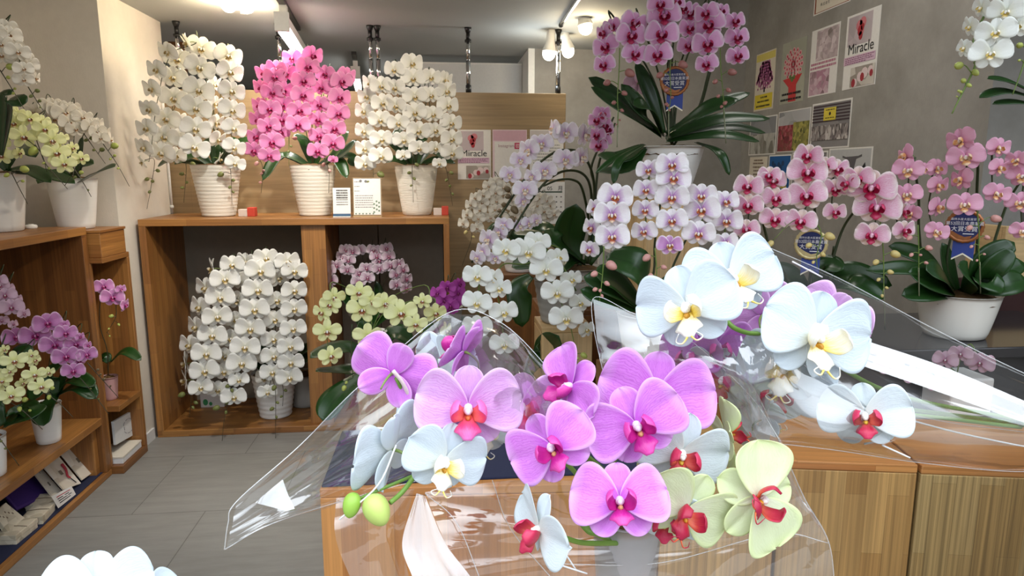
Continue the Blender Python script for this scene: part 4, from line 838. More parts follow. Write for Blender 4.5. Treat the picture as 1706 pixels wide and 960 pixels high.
# O: striped rose
zO = tr(1220, 210, 2.595); c = atY(1340, 560, 2.08); c.z = .92; T = orchid('striped rose orchid with cream-tipped sepals and an award rosette, behind the cellophane', c)
b = pot(T, c, .07, .1, .1, M['pot_grey']); K = dict(base=None, sm=DARK, scale=.95, rs=.003)
spray(T, v_stripe, zO, [(70, 262, -10, 128), (70, 342, 0, 130), (62, 447, 0, 112)], 125, 1.92, .05, **K); spray(T, v_stripe, zO, [(160, 215, 0, 100), (175, 237, 15, 116), (185, 312, 10, 124), (183, 402, 5, 128)], 120, 1.92, .05, **K)
spray(T, v_stripe, zO, [(330, 128, -15, 124), (325, 200, 0, 166), (322, 302, 0, 164), (297, 412, 0, 132)], 150, 1.88, .05, **K); spray(T, v_stripe, zO, [(400, 172, 10, 100), (450, 188, 24, 114), (442, 272, 14, 112), (440, 372, 22, 100)], 110, 1.92, .05, **K)
spray(T, v_stripe, zO, [(500, 250, -35, 110), (545, 225, -15, 130), (600, 267, 0, 196), (625, 352, 0, 190), (605, 472, 0, 140)], 150, 1.86, .05, **K); spray(T, v_stripe, zO, [(715, 312, 36, 100), (735, 372, 48, 100), (740, 452, 40, 110)], 100, 1.9, .05, **K)
for P in ([(300, 760), (180, 560), (140, 450), (120, 330, 1.96)], [(320, 760), (355, 500), (355, 300, 1.96)], [(420, 720, 2.0), (435, 580, 2.0), (480, 440, 2.0), (550, 340, 1.95)], [(410, 720, 2.02), (428, 600, 2.02), (440, 520, 2.0)]): tube('flower_stem', T, [atY(*zO(q[0], q[1]), q[2] if len(q) > 2 else 2.05) for q in P], .0048, .0036, DARK, 8)
buds(T, zO, 1.84, [(355, 400), (385, 470), (365, 560), (368, 620)], [(422, 478, 20), (330, 517, 14), (392, 556, 11), (165, 510, 15), (350, 590, 8)], BUDY, GREEN)
buds(T, zO, 1.82, [(640, 410), (652, 530), (655, 640), (655, 700)], [(706, 555, 19), (620, 590, 14), (684, 632, 12), (632, 665, 9), (668, 700, 7), (648, 735, 7)], BUDY, GREEN)
tube('support_stake', T, [atY(*zO(655, 690), 1.83), atY(*zO(660, 880), 1.95)], .0018, .0018, M['stake'], 6)
for q, w in ((((390, 700), (500, 640, 2.0), (690, 690, 1.95)), .045), (((400, 720), (520, 680, 1.95), (660, 745, 1.9)), .04), (((330, 740), (250, 660), (130, 640)), .05), (((350, 740), (400, 610, 2.0), (480, 620, 1.95)), .04)): lf(T, zO, 2.06, *q, w=w, up=(0, -.75, .6))
# P: blush orchid
zP = tr(1440, 200, 3.2); c = Vector((atY(1588, 560, 2.0).x, 2.0, .92)); T = orchid('blush pink orchid with orange lips in marbled pot on the stone table', c)
b = pot(T, c, .088, .122, .142, M['pot_marble'], squash=.3); K = dict(base=None, sm=DARK, scale=.97, rs=.003)
spray(T, v_blush, zP, [(225, 192, -58, 150, -25), (235, 268, -5, 160), (228, 398, -5, 150)], 155, 1.85, .05, **K); spray(T, v_blush, zP, [(250, 500, -35, 120)], 120, 1.9, .03, stem=False, **K)
spray(T, v_blush, zP, [(318, 262, 20, 86), (385, 258, 32, 126, 12), (390, 348, 46, 130, 12), (385, 465, 60, 140, 12), (385, 595, 8, 130, 10)], 110, 1.9, .05, **K)
spray(T, v_blush, zP, [(520, 108, -30, 170, -20), (540, 200, -3, 190, -8), (520, 318, -48, 150, -15), (535, 452, 0, 166)], 165, 1.85, .05, **K)
spray(T, v_blush, zP, [(712, 148, 30, 136, 15), (715, 255, 42, 130, 10), (705, 392, 20, 140, 18)], 125, 1.88, .05, **K); spray(T, v_blush, zP, [(815, 215, -20, 126), (845, 300, -12, 160), (832, 442, -8, 150), (845, 592, 0, 128)], 145, 1.86, .05, **K)
for P in ([(480, 930), (330, 820), (292, 600, 1.98), (290, 420, 1.95), (270, 260, 1.92)], [(560, 930), (600, 700), (600, 400, 1.97), (605, 240, 1.93), (590, 200, 1.92)], [(620, 930), (690, 660), (760, 450, 1.98), (830, 330, 1.94)], [(470, 930), (440, 760), (470, 600), (540, 470)]): tube('flower_stem', T, [atY(*zP(q[0], q[1]), q[2] if len(q) > 2 else 2.0) for q in P], .0048, .0036, DARK, 8)
buds(T, zP, 1.8, [(285, 560), (290, 680), (290, 800)], [(345, 683, 17), (240, 630, 16), (330, 762, 10), (250, 720, 12), (300, 720, 8)], BUDP, GREEN)
buds(T, zP, 1.8, [(600, 470), (612, 600), (610, 690), (615, 780)], [(703, 527, 24), (655, 627, 14), (570, 676, 10), (560, 577, 17), (640, 716, 7), (600, 750, 7)], BUDP, GREEN)
for P in ([(290, 790, 1.8), (292, 960, 1.9)], [(615, 760, 1.8), (619, 925, 1.9)]): tube('support_stake', T, [atY(*zP(x, y), Y) for x, y, Y in P], .0022, .0018, M['stake'], 6)
for q, w in ((((500, 920), (450, 800), (415, 655, 2.0)), .03), (((520, 920), (640, 760, 1.92), (800, 652, 1.9)), .04), (((530, 920), (680, 800, 1.9), (790, 690, 1.88)), .035), (((540, 930), (700, 820, 1.95), (851, 760, 1.95)), .04), (((540, 930), (720, 880, 1.9), (860, 845, 1.9)), .045), (((470, 920), (330, 750, 1.95), (130, 672, 1.95)), .035), (((470, 925), (280, 800, 1.9), (10, 800, 1.9)), .026), (((480, 930), (400, 820, 1.88), (330, 800, 1.85)), .04),
             (((480, 920), (380, 870, 1.9), (235, 810, 1.88)), .045), (((520, 930), (560, 840, 1.88), (500, 780, 1.85)), .04), (((470, 930), (350, 920, 1.9), (200, 935, 1.9)), .035), (((540, 930), (650, 870, 1.88), (750, 900, 1.85)), .04)): lf(T, zP, 2.0, *q, w=w, up=(0, -.75, .6))
# Q: white at the top corner, its pot stands beyond the frame on a tall stand
zQ = tr(1560, 0, 4.568); c = Vector((1.62, 1.14, 1.34)); T = orchid('white orchid hanging into view above the blush orchid', c)
stand('tall wooden stand beyond the blush orchid, under the hanging white orchid', (1.49, 1.01), (1.75, 1.27), 1.34, M['wood_dark'])
b = pot(T, c, .07, .1, .17, M['pot_white']); K = dict(base=None, sm=GREEN, scale=.97, rs=.003)
spray(T, v_whiter, zQ, [(345, 60, -52, 210, 20), (262, 205, -52, 200, 15), (215, 370, -45, 180, 10)], 180, 1.5, .05, **K); spray(T, v_whiter, zQ, [(600, -60, 0, 260), (530, 92, -10, 270), (452, 252, 0, 284), (410, 412, 0, 294)], 280, 1.46, .05, **K); spray(T, v_whiter, zQ, [(690, -60, 10, 240), (640, 45, 0, 220), (612, 200, 10, 230)], 220, 1.48, .05, **K)
tube('flower_stem', T, [b, b + Vector((-.03, .0, .2)), atY(*zQ(700, -120), 1.55), atY(*zQ(560, 100), 1.53), atY(*zQ(400, 350), 1.52), atY(*zQ(290, 480), 1.5)], .004, .003, GREEN, 8)
buds(T, zQ, 1.47, [(305, 470), (270, 560), (180, 740), (118, 865)], [(168, 500, 34), (297, 553, 27), (205, 614, 22), (250, 650, 18), (168, 692, 12), (185, 700, 14), (155, 735, 8)], BUDG, GREEN, r0=.0022)
buds(T, zQ, 1.5, [(690, 400), (640, 560), (580, 720)], [(632, 345, 26), (630, 460, 12)], BUDG, GREEN)
for q, w in ((((760, 720), (560, 630), (390, 597)), .022), (((760, 750), (520, 700), (328, 742)), .02), (((760, 800), (600, 780), (430, 790)), .016), (((800, 720, 1.6), (900, 640, 1.6), (1000, 700, 1.6)), .04)): lf(T, zQ, 1.55, *q, w=w)
# R: white behind the cabinet top
zR = tr(0, 40, 3.2); c = Vector((-1.9, 2.72, 1.2)); T = orchid('white orchid high up against the cream wall, above the yellow-green one', c)
b = pot(T, c, .08, .11, .2, M['pot_white']); K = dict(base=b, sm=DARK, scale=.95)
spray(T, v_cream, zR, [(20, 25, 10), (45, 60, 15), (65, 140, 10), (110, 190, 15), (150, 218, 28, 112), (188, 290, 60, 90)], 132, 2.78, .06, **K); spray(T, v_cream, zR, [(-30, 60), (5, 110), (8, 168), (95, 150, 10), (125, 240, 10, 100), (126, 297, 8, 100)], 120, 2.74, .06, **K)
buds(T, zR, 2.7, [(0, 245), (60, 340), (128, 452)], [(55, 228, 20), (45, 285, 11), (80, 345, 8), (70, 370, 8)], BUDG, BROWN); buds(T, zR, 2.72, [(150, 335), (190, 400), (250, 492)], [(200, 356, 13), (165, 385, 10), (212, 410, 10), (215, 445, 6)], BUDS, BROWN)
lf(T, zR, 2.72, (10, 700, 2.75), (70, 420, 2.74), (110, 440, 2.72), w=.04); lf(T, zR, 2.74, (0, 700), (20, 400), (60, 375), w=.03)
# S: yellow-green on the cabinet top
c = Vector((-1.845, 3.06, 1.2)); T = orchid('yellow-green orchid in white pot on the display cabinet top', c)
b = pot(T, c, .085, .113, .242, M['pot_white']); K = dict(base=b, sm=DARK, scale=.97, rs=.002)
spray(T, v_lime, zR, [(10, 442, 0, 120), (30, 480, 0, 110), (70, 532, 0, 130), (125, 602, 5, 150)], 120, 2.93, .06, **K); spray(T, v_lime, zR, [(85, 480, 5, 100), (155, 507, 10, 112), (240, 562, 5, 124), (278, 622, 8, 136), (300, 690, 8, 146), (342, 747, 5, 126)], 120, 2.95, .06, **K)
spray(T, v_lime, zR, [(-40, 520), (0, 570, -5), (-10, 640), (8, 702, -10, 120)], 120, 2.95, .06, **K); spray(T, v_lime, zR, [(225, 520, 20, 90), (330, 610, 25, 80), (385, 662, 40, 80), (430, 717, 22, 92)], 90, 2.98, .05, **K); spray(T, v_lime, zR, [(100, 690, 40, 80)], 80, 2.96, .05, stem=False, **K)
buds(T, zR, 2.88, [(60, 560), (175, 640), (225, 700), (250, 790)], [(175, 677, 24), (232, 742, 8)], BUDG, BROWN); buds(T, zR, 2.88, [(195, 620), (240, 740), (300, 810), (360, 880)], [(434, 792, 12), (262, 770, 8)], BUDG, BROWN); buds(T, zR, 2.9, [(390, 765), (440, 840), (487, 922)], [(398, 818, 9), (470, 885, 6)], BUDS, BROWN); buds(T, zR, 2.88, [(60, 790), (100, 870), (148, 960)], [(35, 806, 13), (132, 775, 22), (122, 838, 9)], BUDG, BROWN)
for q in (((40, 780), (120, 660), (190, 710, 2.95)), ((60, 790), (230, 800), (400, 850, 2.95)), ((40, 780), (160, 780), (270, 845, 2.95)), ((40, 780), (-20, 700), (-80, 740))): lf(T, zR, 3.04, *q, w=.035)
# T: cream-white on the riser
c = Vector((-1.712, 3.405, 1.182)); T = orchid('cream-white orchid in pale pot on the riser block over the cubby', c)
b = pot(T, c, .075, .105, .235, M['pot_white']); K = dict(base=b, sm=DARK, scale=.95, rs=.002)
spray(T, v_cream, zR, [(235, 430, -10, 90), (270, 436, 0), (310, 455, 5), (348, 475, 10, 130), (370, 525, 8, 110), (405, 562, 5, 98)], 112, 3.28, .06, **K); spray(T, v_cream, zR, [(380, 450, 10, 90), (440, 500, 18, 104), (482, 545, 20, 96), (520, 575, 15, 90), (538, 610, 0, 84)], 95, 3.3, .06, **K)
spray(T, v_cream, zR, [(520, 530, 40, 76), (560, 582, 58, 86), (590, 620, 60, 60)], 80, 3.34, .06, **K); spray(T, v_cream, zR, [(180, 470, 0, 100), (290, 510, 0, 100), (330, 570, 0, 100), (345, 600, 5, 80)], 100, 3.32, .06, **K)
buds(T, zR, 3.26, [(440, 575), (500, 660), (562, 745)], [(545, 670, 14), (458, 620, 10), (500, 672, 8), (490, 610, 12)], BUDS, BROWN); buds(T, zR, 3.24, [(550, 640), (620, 740), (690, 866)], [(612, 650, 20), (612, 702, 9), (588, 720, 7), (630, 770, 7)], BUDG, BROWN)
lf(T, zR, 3.36, (420, 850), (530, 790, 3.25), (612, 760, 3.2), w=.045); lf(T, zR, 3.38, (400, 850), (440, 760), (500, 745), w=.045); lf(T, zR, 3.38, (400, 850), (300, 800), (200, 850, 3.3), w=.04); lf(T, zR, 3.38, (410, 850), (425, 700), (440, 602), w=.02)
# U, V, W: in the cabinet;  X: in the cubby
zU = tr(0, 450, 3.311); c = Vector((-1.69, 2.95, .305)); T = orchid('mauve orchid with white rims in small white pot on the cabinet shelf', c)
b = pot(T, c, .045, .06, .17, M['pot_white']); K = dict(base=b, sm=DARK, scale=.95, rs=.002)
spray(T, v_mauve, zU, [(355, 302, 30, 60), (262, 293, 0, 148), (195, 362, 0, 156), (88, 367, 0, 140)], 145, 2.86, .05, **K); spray(T, v_mauve, zU, [(440, 370, 40, 60), (362, 350, 0, 120), (300, 412, 0, 146), (365, 477, 0, 140), (405, 557, 0, 120)], 130, 2.85, .05, **K); spray(T, v_mauve, zU, [(482, 418, 50, 60), (418, 410, 0, 118), (478, 467, 10, 110), (432, 505, 40, 80)], 110, 2.88, .05, **K)
buds(T, zU, 2.82, [(430, 580), (520, 690), (600, 795)], [(545, 712, 6), (500, 655, 6)], BUDS, BROWN); buds(T, zU, 2.84, [(480, 510), (560, 600), (655, 706)], [(540, 550, 9), (575, 602, 10), (555, 575, 7), (610, 640, 6)], BUDB, BROWN)
for q in (((320, 690), (400, 600, 2.88), (525, 640, 2.84)), ((320, 690), (440, 640, 2.86), (530, 710, 2.82)), ((320, 690), (280, 580), (340, 520)), ((310, 690), (240, 780, 2.82), (240, 860, 2.78)), ((320, 690), (370, 580), (450, 560)), ((310, 690), (230, 640), (180, 720, 2.85))): lf(T, zU, 2.93, *q, w=.04)
c = Vector((-1.722, 2.62, .305)); T = orchid('small yellow-green orchid in white pot on the cabinet shelf', c)
b = pot(T, c, .048, .062, .16, M['pot_white']); K = dict(base=b, sm=DARK, scale=.97, rs=.002)
spray(T, v_lime, zU, [(20, 440, 30, 70), (80, 502, 0, 136), (50, 560, 20, 80), (10, 612, 0, 104), (62, 692, 0, 136)], 120, 2.54, .05, **K); spray(T, v_lime, zU, [(170, 470, 20, 80), (188, 500, 40, 90), (190, 577, 0, 120), (227, 642, 0, 124)], 110, 2.56, .05, **K); spray(T, v_lime, zU, [(265, 567, 30, 80), (120, 627, 30, 80)], 80, 2.58, .05, stem=False, **K); spray(T, v_lime, zU, [(-40, 480), (-5, 500, 0, 80), (-40, 580), (-30, 660)], 110, 2.56, .05, **K)
buds(T, zU, 2.52, [(40, 720), (130, 780), (235, 880)], [(138, 715, 17), (108, 768, 14), (165, 775, 9)], BUDG, BROWN); buds(T, zU, 2.52, [(220, 660), (320, 730), (405, 815)], [(270, 703, 13), (290, 652, 12)], BUDG, BROWN); buds(T, zU, 2.5, [(-40, 880), (20, 960), (105, 1080)], [(5, 945, 8), (30, 985, 7)], BUDS, BROWN)
for q in (((30, 860), (140, 760), (200, 820, 2.55)), ((20, 860), (90, 800), (60, 760)), ((10, 860), (-40, 760), (-80, 800)), ((30, 860), (160, 800, 2.55), (240, 740, 2.6))): lf(T, zU, 2.62, *q, w=.038)
c = Vector((-1.9, 2.75, .305)); T = orchid('pale mauve orchid in the shadow at the back of the cabinet shelf', c)
b = pot(T, c, .05, .065, .16, M['pot_white']); K = dict(base=b, sm=DARK, scale=.95, rs=.002)
spray(T, v_pale, zU, [(-10, 60, 0, 90), (0, 85, 0, 90), (28, 140, 0, 112), (62, 207, 0, 124), (130, 242, 30, 70)], 110, 2.72, .05, **K); spray(T, v_pale, zU, [(50, 100, 30, 60), (95, 160, 30, 60), (10, 280, 0, 70), (72, 300, 30, 60)], 60, 2.75, .04, **K)
for q in (((20, 560), (100, 450), (180, 470)), ((20, 560), (-30, 450), (-80, 480))): lf(T, zU, 2.75, *q, w=.035)
c = Vector((-1.64, 3.4, zs)); T = orchid('single-stem mauve orchid in pink pot inside the narrow cubby', c)
b = pot(T, c, .032, .042, .115, M['pot_pink']); K = dict(base=None, sm=DARK, scale=.95, rs=.002)
spray(T, v_mauve, zU, [(572, 92, 0, 106), (665, 107, 30, 64), (622, 152, 0, 124), (686, 195, 60, 90)], 105, 3.36, .03, stem=False, **K)
tube('flower_stem', T, [b, atY(*zU(590, 440), 3.38), atY(*zU(550, 300), 3.37), atY(*zU(560, 130), 3.36), atY(*zU(610, 110), 3.37)], .0024, .0018, BROWN, 7); buds(T, zU, 3.35, [(640, 180), (638, 260), (590, 345)], [(613, 255, 12), (655, 302, 8), (600, 325, 6), (605, 365, 5)], BUDG, BROWN)
lf(T, zU, 3.4, (610, 510), (690, 450, 3.36), (778, 498, 3.32), w=.03); lf(T, zU, 3.4, (600, 510), (580, 480), (560, 500), w=.03)
# small pink orchid in a square white pot on the crates, seen through the cellophane
c = atZ(1600, 690, ZT); T = orchid('dainty pink orchid in square white pot seen through the cellophane', c)
c = Vector(T.location); box('pot', T, (c.x - .06, c.y - .03, ZT), (c.x + .07, c.y + .09, ZT + .115), M['pot_white'], 'x', .006)
K = dict(base=c + Vector((0, .03, .115)), sm=GREEN, scale=.95, rs=.0018)
spray(T, v_pale, I_, [(1632, 605, 5, 44), (1600, 590, 0, 36), (1575, 600, -10, 38)], 40, c.y - .02, .02, **K); spray(T, v_lavd, I_, [(1560, 640, 0, 40), (1520, 625, 0, 42), (1480, 610, 0, 44)], 42, c.y - .03, .02, **K)
# ------------------------------------------------------------------ posters, cards, rosettes, boxes
INK = plain('black_print', (30, 28, 30), .7); INKP = plain('mauve_print', (126, 70, 104), .7); INKR = plain('red_print', (170, 40, 60), .7); INKW = plain('white_print', (236, 236, 240), .6); INKG = plain('grey_print', (120, 118, 118), .7)
PAPER = plain('white_paper', (232, 229, 224), .6); PAPERP = plain('pale_pink_paper', (228, 206, 212), .6); PAPERC = plain('cream_paper', (224, 214, 196), .7)
def flat(rgb): return plain('print_%d_%d_%d' % rgb, rgb, .6)
def photo(name, *cols, sc=40, stretch=(1, 1, 1)):
    t = NT(name); c = t.coord(); v = t.n('TexVoronoi'); v.inputs['Scale'].default_value = sc; t.l(t.mapping(c, stretch), v.inputs['Vector'])
    x = t.n('SeparateColor'); t.l(v.outputs['Color'], x.inputs[0]); n = t.noise(c, sc * .25, 3)
    f = t.math('ADD', t.math('MULTIPLY', x.outputs[0], .6), t.math('MULTIPLY', n, .5))
    k = len(cols); t.bsdf(t.ramp(f, *[(.18 + .62 * i / max(1, k - 1), srgb(*q)) for i, q in enumerate(cols)]), .45); return t.m
class Sheet:
    """a printed sheet: origin at its upper corner, u to the right, v down, in metres"""
    def __init__(s, label, name, cat, org, u, w, h, paper, group=None, v=(0, 0, -1), thick=.0012, sheet='sheet'):
        s.o, s.u, s.v, s.w, s.h = Vector(org), Vector(u).normalized(), Vector(v).normalized(), w, h; s.n = s.v.cross(s.u).normalized()
        s.T = thing(name, label, cat, s.o + s.u * w / 2 + s.v * h / 2, group); s.k = 0
        P = [s.p(0, 0), s.p(1, 0), s.p(1, 1), s.p(0, 1)]; Q = [p - s.n * thick for p in P]
        part(sheet, s.T, P + Q, [(0, 3, 2, 1), (4, 5, 6, 7), (0, 1, 5, 4), (1, 2, 6, 5), (2, 3, 7, 6), (3, 0, 4, 7)], paper, smooth=False)
    def p(s, a, b, lift=0): return s.o + s.u * (a * s.w) + s.v * (b * s.h) + s.n * lift
    def lift(s): s.k += 1; return .0004 * s.k
    def rect(s, a0, b0, a1, b1, mat, name='picture'):
        l = s.lift(); part(name, s.T, [s.p(a0, b0, l), s.p(a0, b1, l), s.p(a1, b1, l), s.p(a1, b0, l)], [(0, 1, 2, 3)], mat, smooth=False)
    def discs(s, pts, mat, name='printed_flowers', asp=1):
        l = s.lift(); G = Geo()
        for a, b, r in pts: G.add([s.p(a, b, l) + s.u * (r * s.w * math.cos(t)) + s.v * (r * s.w * asp * math.sin(t)) for t in [6.2832 * i / 9 for i in range(9)]], [tuple(range(8, -1, -1))])
        G.obj(name, s.T, mat, False)
    def bars(s, rows, mat, name='lettering', th=.012, seed=1):
        """lines of print too small to read: short dashes"""
        R = random.Random(seed); l = s.lift(); G = Geo()
        for a0, a1, b in rows:
            a = a0
            while a < a1:
                w = min(R.uniform(.02, .07), a1 - a); G.add([s.p(a, b, l), s.p(a, b + th, l), s.p(a + w, b + th, l), s.p(a + w, b, l)], [(0, 1, 2, 3)]); a += w + .014
        G.obj(name, s.T, mat, False)
    def text(s, txt, a, b, size, mat, name='lettering', align='LEFT', sx=1):
        c = bpy.data.curves.new(name, 'FONT'); c.body = txt; c.size = size; c.align_x = align; c.materials.append(mat); o = link(name, c, s.T)
        q = Matrix((s.u * sx, -s.v, s.n)).transposed().to_4x4(); q.translation = s.p(a, b, s.lift() + .0002) - Vector(s.T.location); o.matrix_basis = q
    def poly(s, pts, mat, name='picture'):
        l = s.lift(); part(name, s.T, [s.p(a, b, l) for a, b in pts], [tuple(range(len(pts)))[::-1]], mat, smooth=False)
def on_right(label, name, cat, x0, yt0, yb0, x1, yt1, yb1, paper, group):
    P = [atX(x0, yt0, XR), atX(x0, yb0, XR), atX(x1, yt1, XR), atX(x1, yb1, XR)]
    ya, yb_ = (P[0].y + P[1].y) / 2, (P[2].y + P[3].y) / 2; zt_ = (P[0].z + P[2].z) / 2; zb_ = (P[1].z + P[3].z) / 2
    return Sheet(label, name, cat, (XR - .002, ya, zt_), (0, -1, 0), ya - yb_, zt_ - zb_, paper, group)
def miracle(s, a0=0):
    s.rect(.06, .03, .78, .42, photo('blurred_orchid_print_%d' % s.T.name.__len__(), (150, 140, 142), (196, 182, 186), (176, 160, 166), sc=9))
    s.discs([(.4, .17, .1), (.5, .14, .1), (.46, .25, .09)], flat((206, 120, 128))); s.discs([(.43, .24, .075), (.46, .31, .06), (.5, .2, .05)], flat((168, 36, 48)), asp=1.3)
    s.text('Miracle', .1, .53, s.w * .265, INK); s.rect(.0, .56, .95, .67, flat((214, 182, 202)), 'tint_band')
    s.bars([(.05, .93, .575), (.05, .85, .60), (.05, .9, .625), (.05, .7, .65)], INKP, th=.011, seed=3)
    s.rect(.25, .72, .97, .98, photo('orchid_row_print_%d' % s.T.name.__len__(), (176, 168, 160), (206, 200, 190), (150, 140, 130), sc=12))
    s.discs([(.55, .86, .09), (.68, .82, .1), (.85, .8, .08), (.4, .93, .08)], flat((226, 206, 206))); s.discs([(.62, .87, .06), (.88, .84, .05), (.36, .93, .06)], flat((160, 40, 52)), asp=1.3)
G1 = 'posters and photo prints on the grey wall'
s = on_right('upper framed certificate with red-brown border, cut by the picture edge', 'certificate', 'certificate', 1358, -42, 27, 1420, -66, 0, PAPER, G1)
s.rect(.03, .03, .97, .97, flat((150, 84, 58)), 'border'); s.rect(.07, .045, .93, .955, PAPERC, 'border'); s.text('株 式 会 社', .2, .82, .02, INK); s.bars([(.2, .85, .3), (.2, .85, .4), (.2, .85, .5), (.2, .7, .6)], INK, th=.02)
s = on_right('yellow and white poster of a purple hanging orchid cascade', 'poster', 'poster', 1258.5, 94, 187, 1291, 80, 179, PAPERC, G1)
s.rect(.02, .02, .98, .14, flat((222, 206, 110)), 'band'); R_ = random.Random(2)
s.discs([(.5 + (t - .5) * .35 * (1 + d * 1.2) + R_.uniform(-.03, .03), .19 + d * .42 * (1 - .5 * abs(t - .5)), .05) for t in [i / 7 for i in range(8)] for d in [k / 11 for k in range(12)]], flat((184, 110, 150)))
s.discs([(.5 + (t - .5) * .3 * (1 + d) + R_.uniform(-.03, .03), .22 + d * .4, .03) for t in [i / 5 for i in range(6)] for d in [k / 8 for k in range(9)]], flat((168, 92, 138)))
s.rect(.48, .6, .55, .69, INK, 'pot_print'); s.rect(.05, .72, .95, .97, flat((226, 204, 62)), 'band'); s.bars([(.35, .7, .76), (.2, .8, .83), (.15, .85, .91)], INK, th=.03, seed=4)
s = on_right('poster of a pink orchid bouquet in bright red wrapping', 'poster', 'poster', 1302, 76, 176, 1342, 60, 165, photo('sage_print', (150, 152, 136), (172, 172, 156), sc=4), G1)
pts = [(.5 + math.cos(a) * r * .38, .38 + math.sin(a) * r * .24, .055) for r in (.2, .45, .7, .95) for a in [6.28 * i / (4 + int(r * 12)) + r for i in range(4 + int(r * 12))]]
s.discs(pts, flat((226, 172, 176))); s.discs([(a, b, .028) for a, b, r in pts], flat((190, 60, 78))); s.poly([(.1, .6), (.9, .56), (.68, .72), (.7, .98), (.38, .98), (.36, .74)], flat((200, 58, 58)), 'wrapping_print')
s.discs([(.42, .58, .05), (.5, .62, .06), (.58, .59, .05)], flat((104, 120, 66))); s.bars([(.1, .9, .83), (.05, .92, .92)], INK, th=.035, seed=5)
s = on_right('poster with two photos of greyish pink orchids and pink lines of print', 'poster', 'poster', 1350, 54, 165, 1397, 37, 150, PAPER, G1)
s.rect(.2, .03, .97, .48, photo('grey_pink_orchid_print', (128, 116, 112), (196, 180, 182), (168, 148, 152), (210, 196, 198), sc=34)); s.rect(.03, .62, .74, .98, photo('pink_orchid_print', (120, 84, 92), (206, 180, 190), (176, 128, 148), sc=30))
s.bars([(.05, .93, .5), (.03, .95, .56)], flat((186, 116, 140)), 'pink_print', .035, 6)
s = on_right('white poster with dark title under a red-lipped bloom, on the grey wall', 'poster', 'poster', 1408, 30, 151, 1464, 10, 138, PAPER, G1); miracle(s)
s = on_right('photo print of white rows in a greenhouse beside the red and yellow flower photo', 'photo_print', 'photo', 1249, 200, 260, 1294, 189, 256, PAPER, G1)
s.rect(.03, .03, .97, .45, photo('grey_sky_print', (120, 122, 126), (150, 150, 152), sc=3)); s.rect(.03, .45, .97, .97, photo('white_row_print', (70, 68, 62), (190, 188, 180), (120, 116, 106), sc=36, stretch=(1, .6, .3)))
s = on_right('photo print of red and yellow flowers in a greenhouse', 'photo_print', 'photo', 1296, 189, 256, 1350, 177, 249, PAPER, G1)
s.rect(.02, .02, .98, .35, photo('greenhouse_roof_print', (150, 150, 154), (186, 186, 188), (120, 120, 124), sc=6)); s.rect(.02, .35, .5, .98, photo('red_flower_print', (60, 40, 34), (150, 50, 66), (116, 70, 56), (176, 90, 100), sc=46)); s.rect(.5, .3, .98, .98, photo('yellow_flower_print', (52, 60, 34), (176, 166, 84), (120, 120, 60), sc=46))
s = on_right('group photo of many people before a striped hall with a yellow sign', 'photo_print', 'photo', 1352, 177, 249, 1418, 160, 245, PAPER, G1)
s.rect(.03, .04, .97, .97, photo('hall_print', (110, 108, 110), (140, 136, 136), sc=5)); [s.rect(.03, .07 + .065 * i, .97, .1 + .065 * i, flat((62, 44, 52)), 'stripe') for i in range(6)]
s.rect(.33, .13, .64, .4, flat((222, 202, 66)), 'yellow_sign'); s.discs([(.49, .26, .025)], INK, 'sign_dot'); s.bars([(.38, .6, .17), (.38, .6, .34)], INK, th=.015)
s.rect(.03, .5, .97, .82, photo('crowd_print', (48, 44, 46), (150, 140, 138), (84, 76, 78), (196, 190, 186), sc=60, stretch=(1, 1, .5)))
s = on_right('cream notice with brown print under the greenhouse photo', 'notice', 'notice', 1249, 263, 300, 1278, 260, 298, PAPERC, G1); s.bars([(.25, .75, .12), (.2, .8, .25), (.2, .8, .42), (.25, .75, .58), (.25, .75, .74)], flat((110, 84, 60)), th=.07)
s = on_right('blue photo print with palm shadows and yellow flowers', 'photo_print', 'photo', 1280, 260, 330, 1317, 256, 328, PAPER, G1); s.rect(.03, .03, .97, .97, flat((22, 92, 156))); s.discs([(.2 + .09 * i, .2 + .03 * ((i * 7) % 5), .06) for i in range(6)], flat((20, 60, 104))); s.discs([(.5 + .08 * (i % 5), .62 + .06 * (i // 5), .05) for i in range(15)], flat((196, 176, 70)))
s = on_right('dark photo print mostly hidden behind the striped rose orchid', 'photo_print', 'photo', 1319, 256, 320, 1378, 249, 316, PAPER, G1); s.rect(.03, .04, .97, .96, photo('dim_print', (60, 58, 60), (150, 146, 146), (96, 92, 94), sc=18))
s = on_right('pale photo of a person with both arms spread wide', 'photo_print', 'photo', 1380, 249, 312, 1453, 243, 308, PAPER, G1); s.rect(.03, .04, .97, .55, flat((188, 188, 188))); s.rect(.03, .55, .97, .96, photo('shore_print', (120, 118, 122), (160, 156, 160), (140, 124, 134), sc=14)); s.poly([(.34, .2), (.42, .24), (.7, .22), (.78, .18), (.78, .24), (.66, .3), (.62, .56), (.48, .56), (.46, .31), (.34, .26)], flat((92, 88, 92)), 'person_print'); s.poly([(.8, .5), (.86, .38), (.89, .56)], INK, 'figure_print')
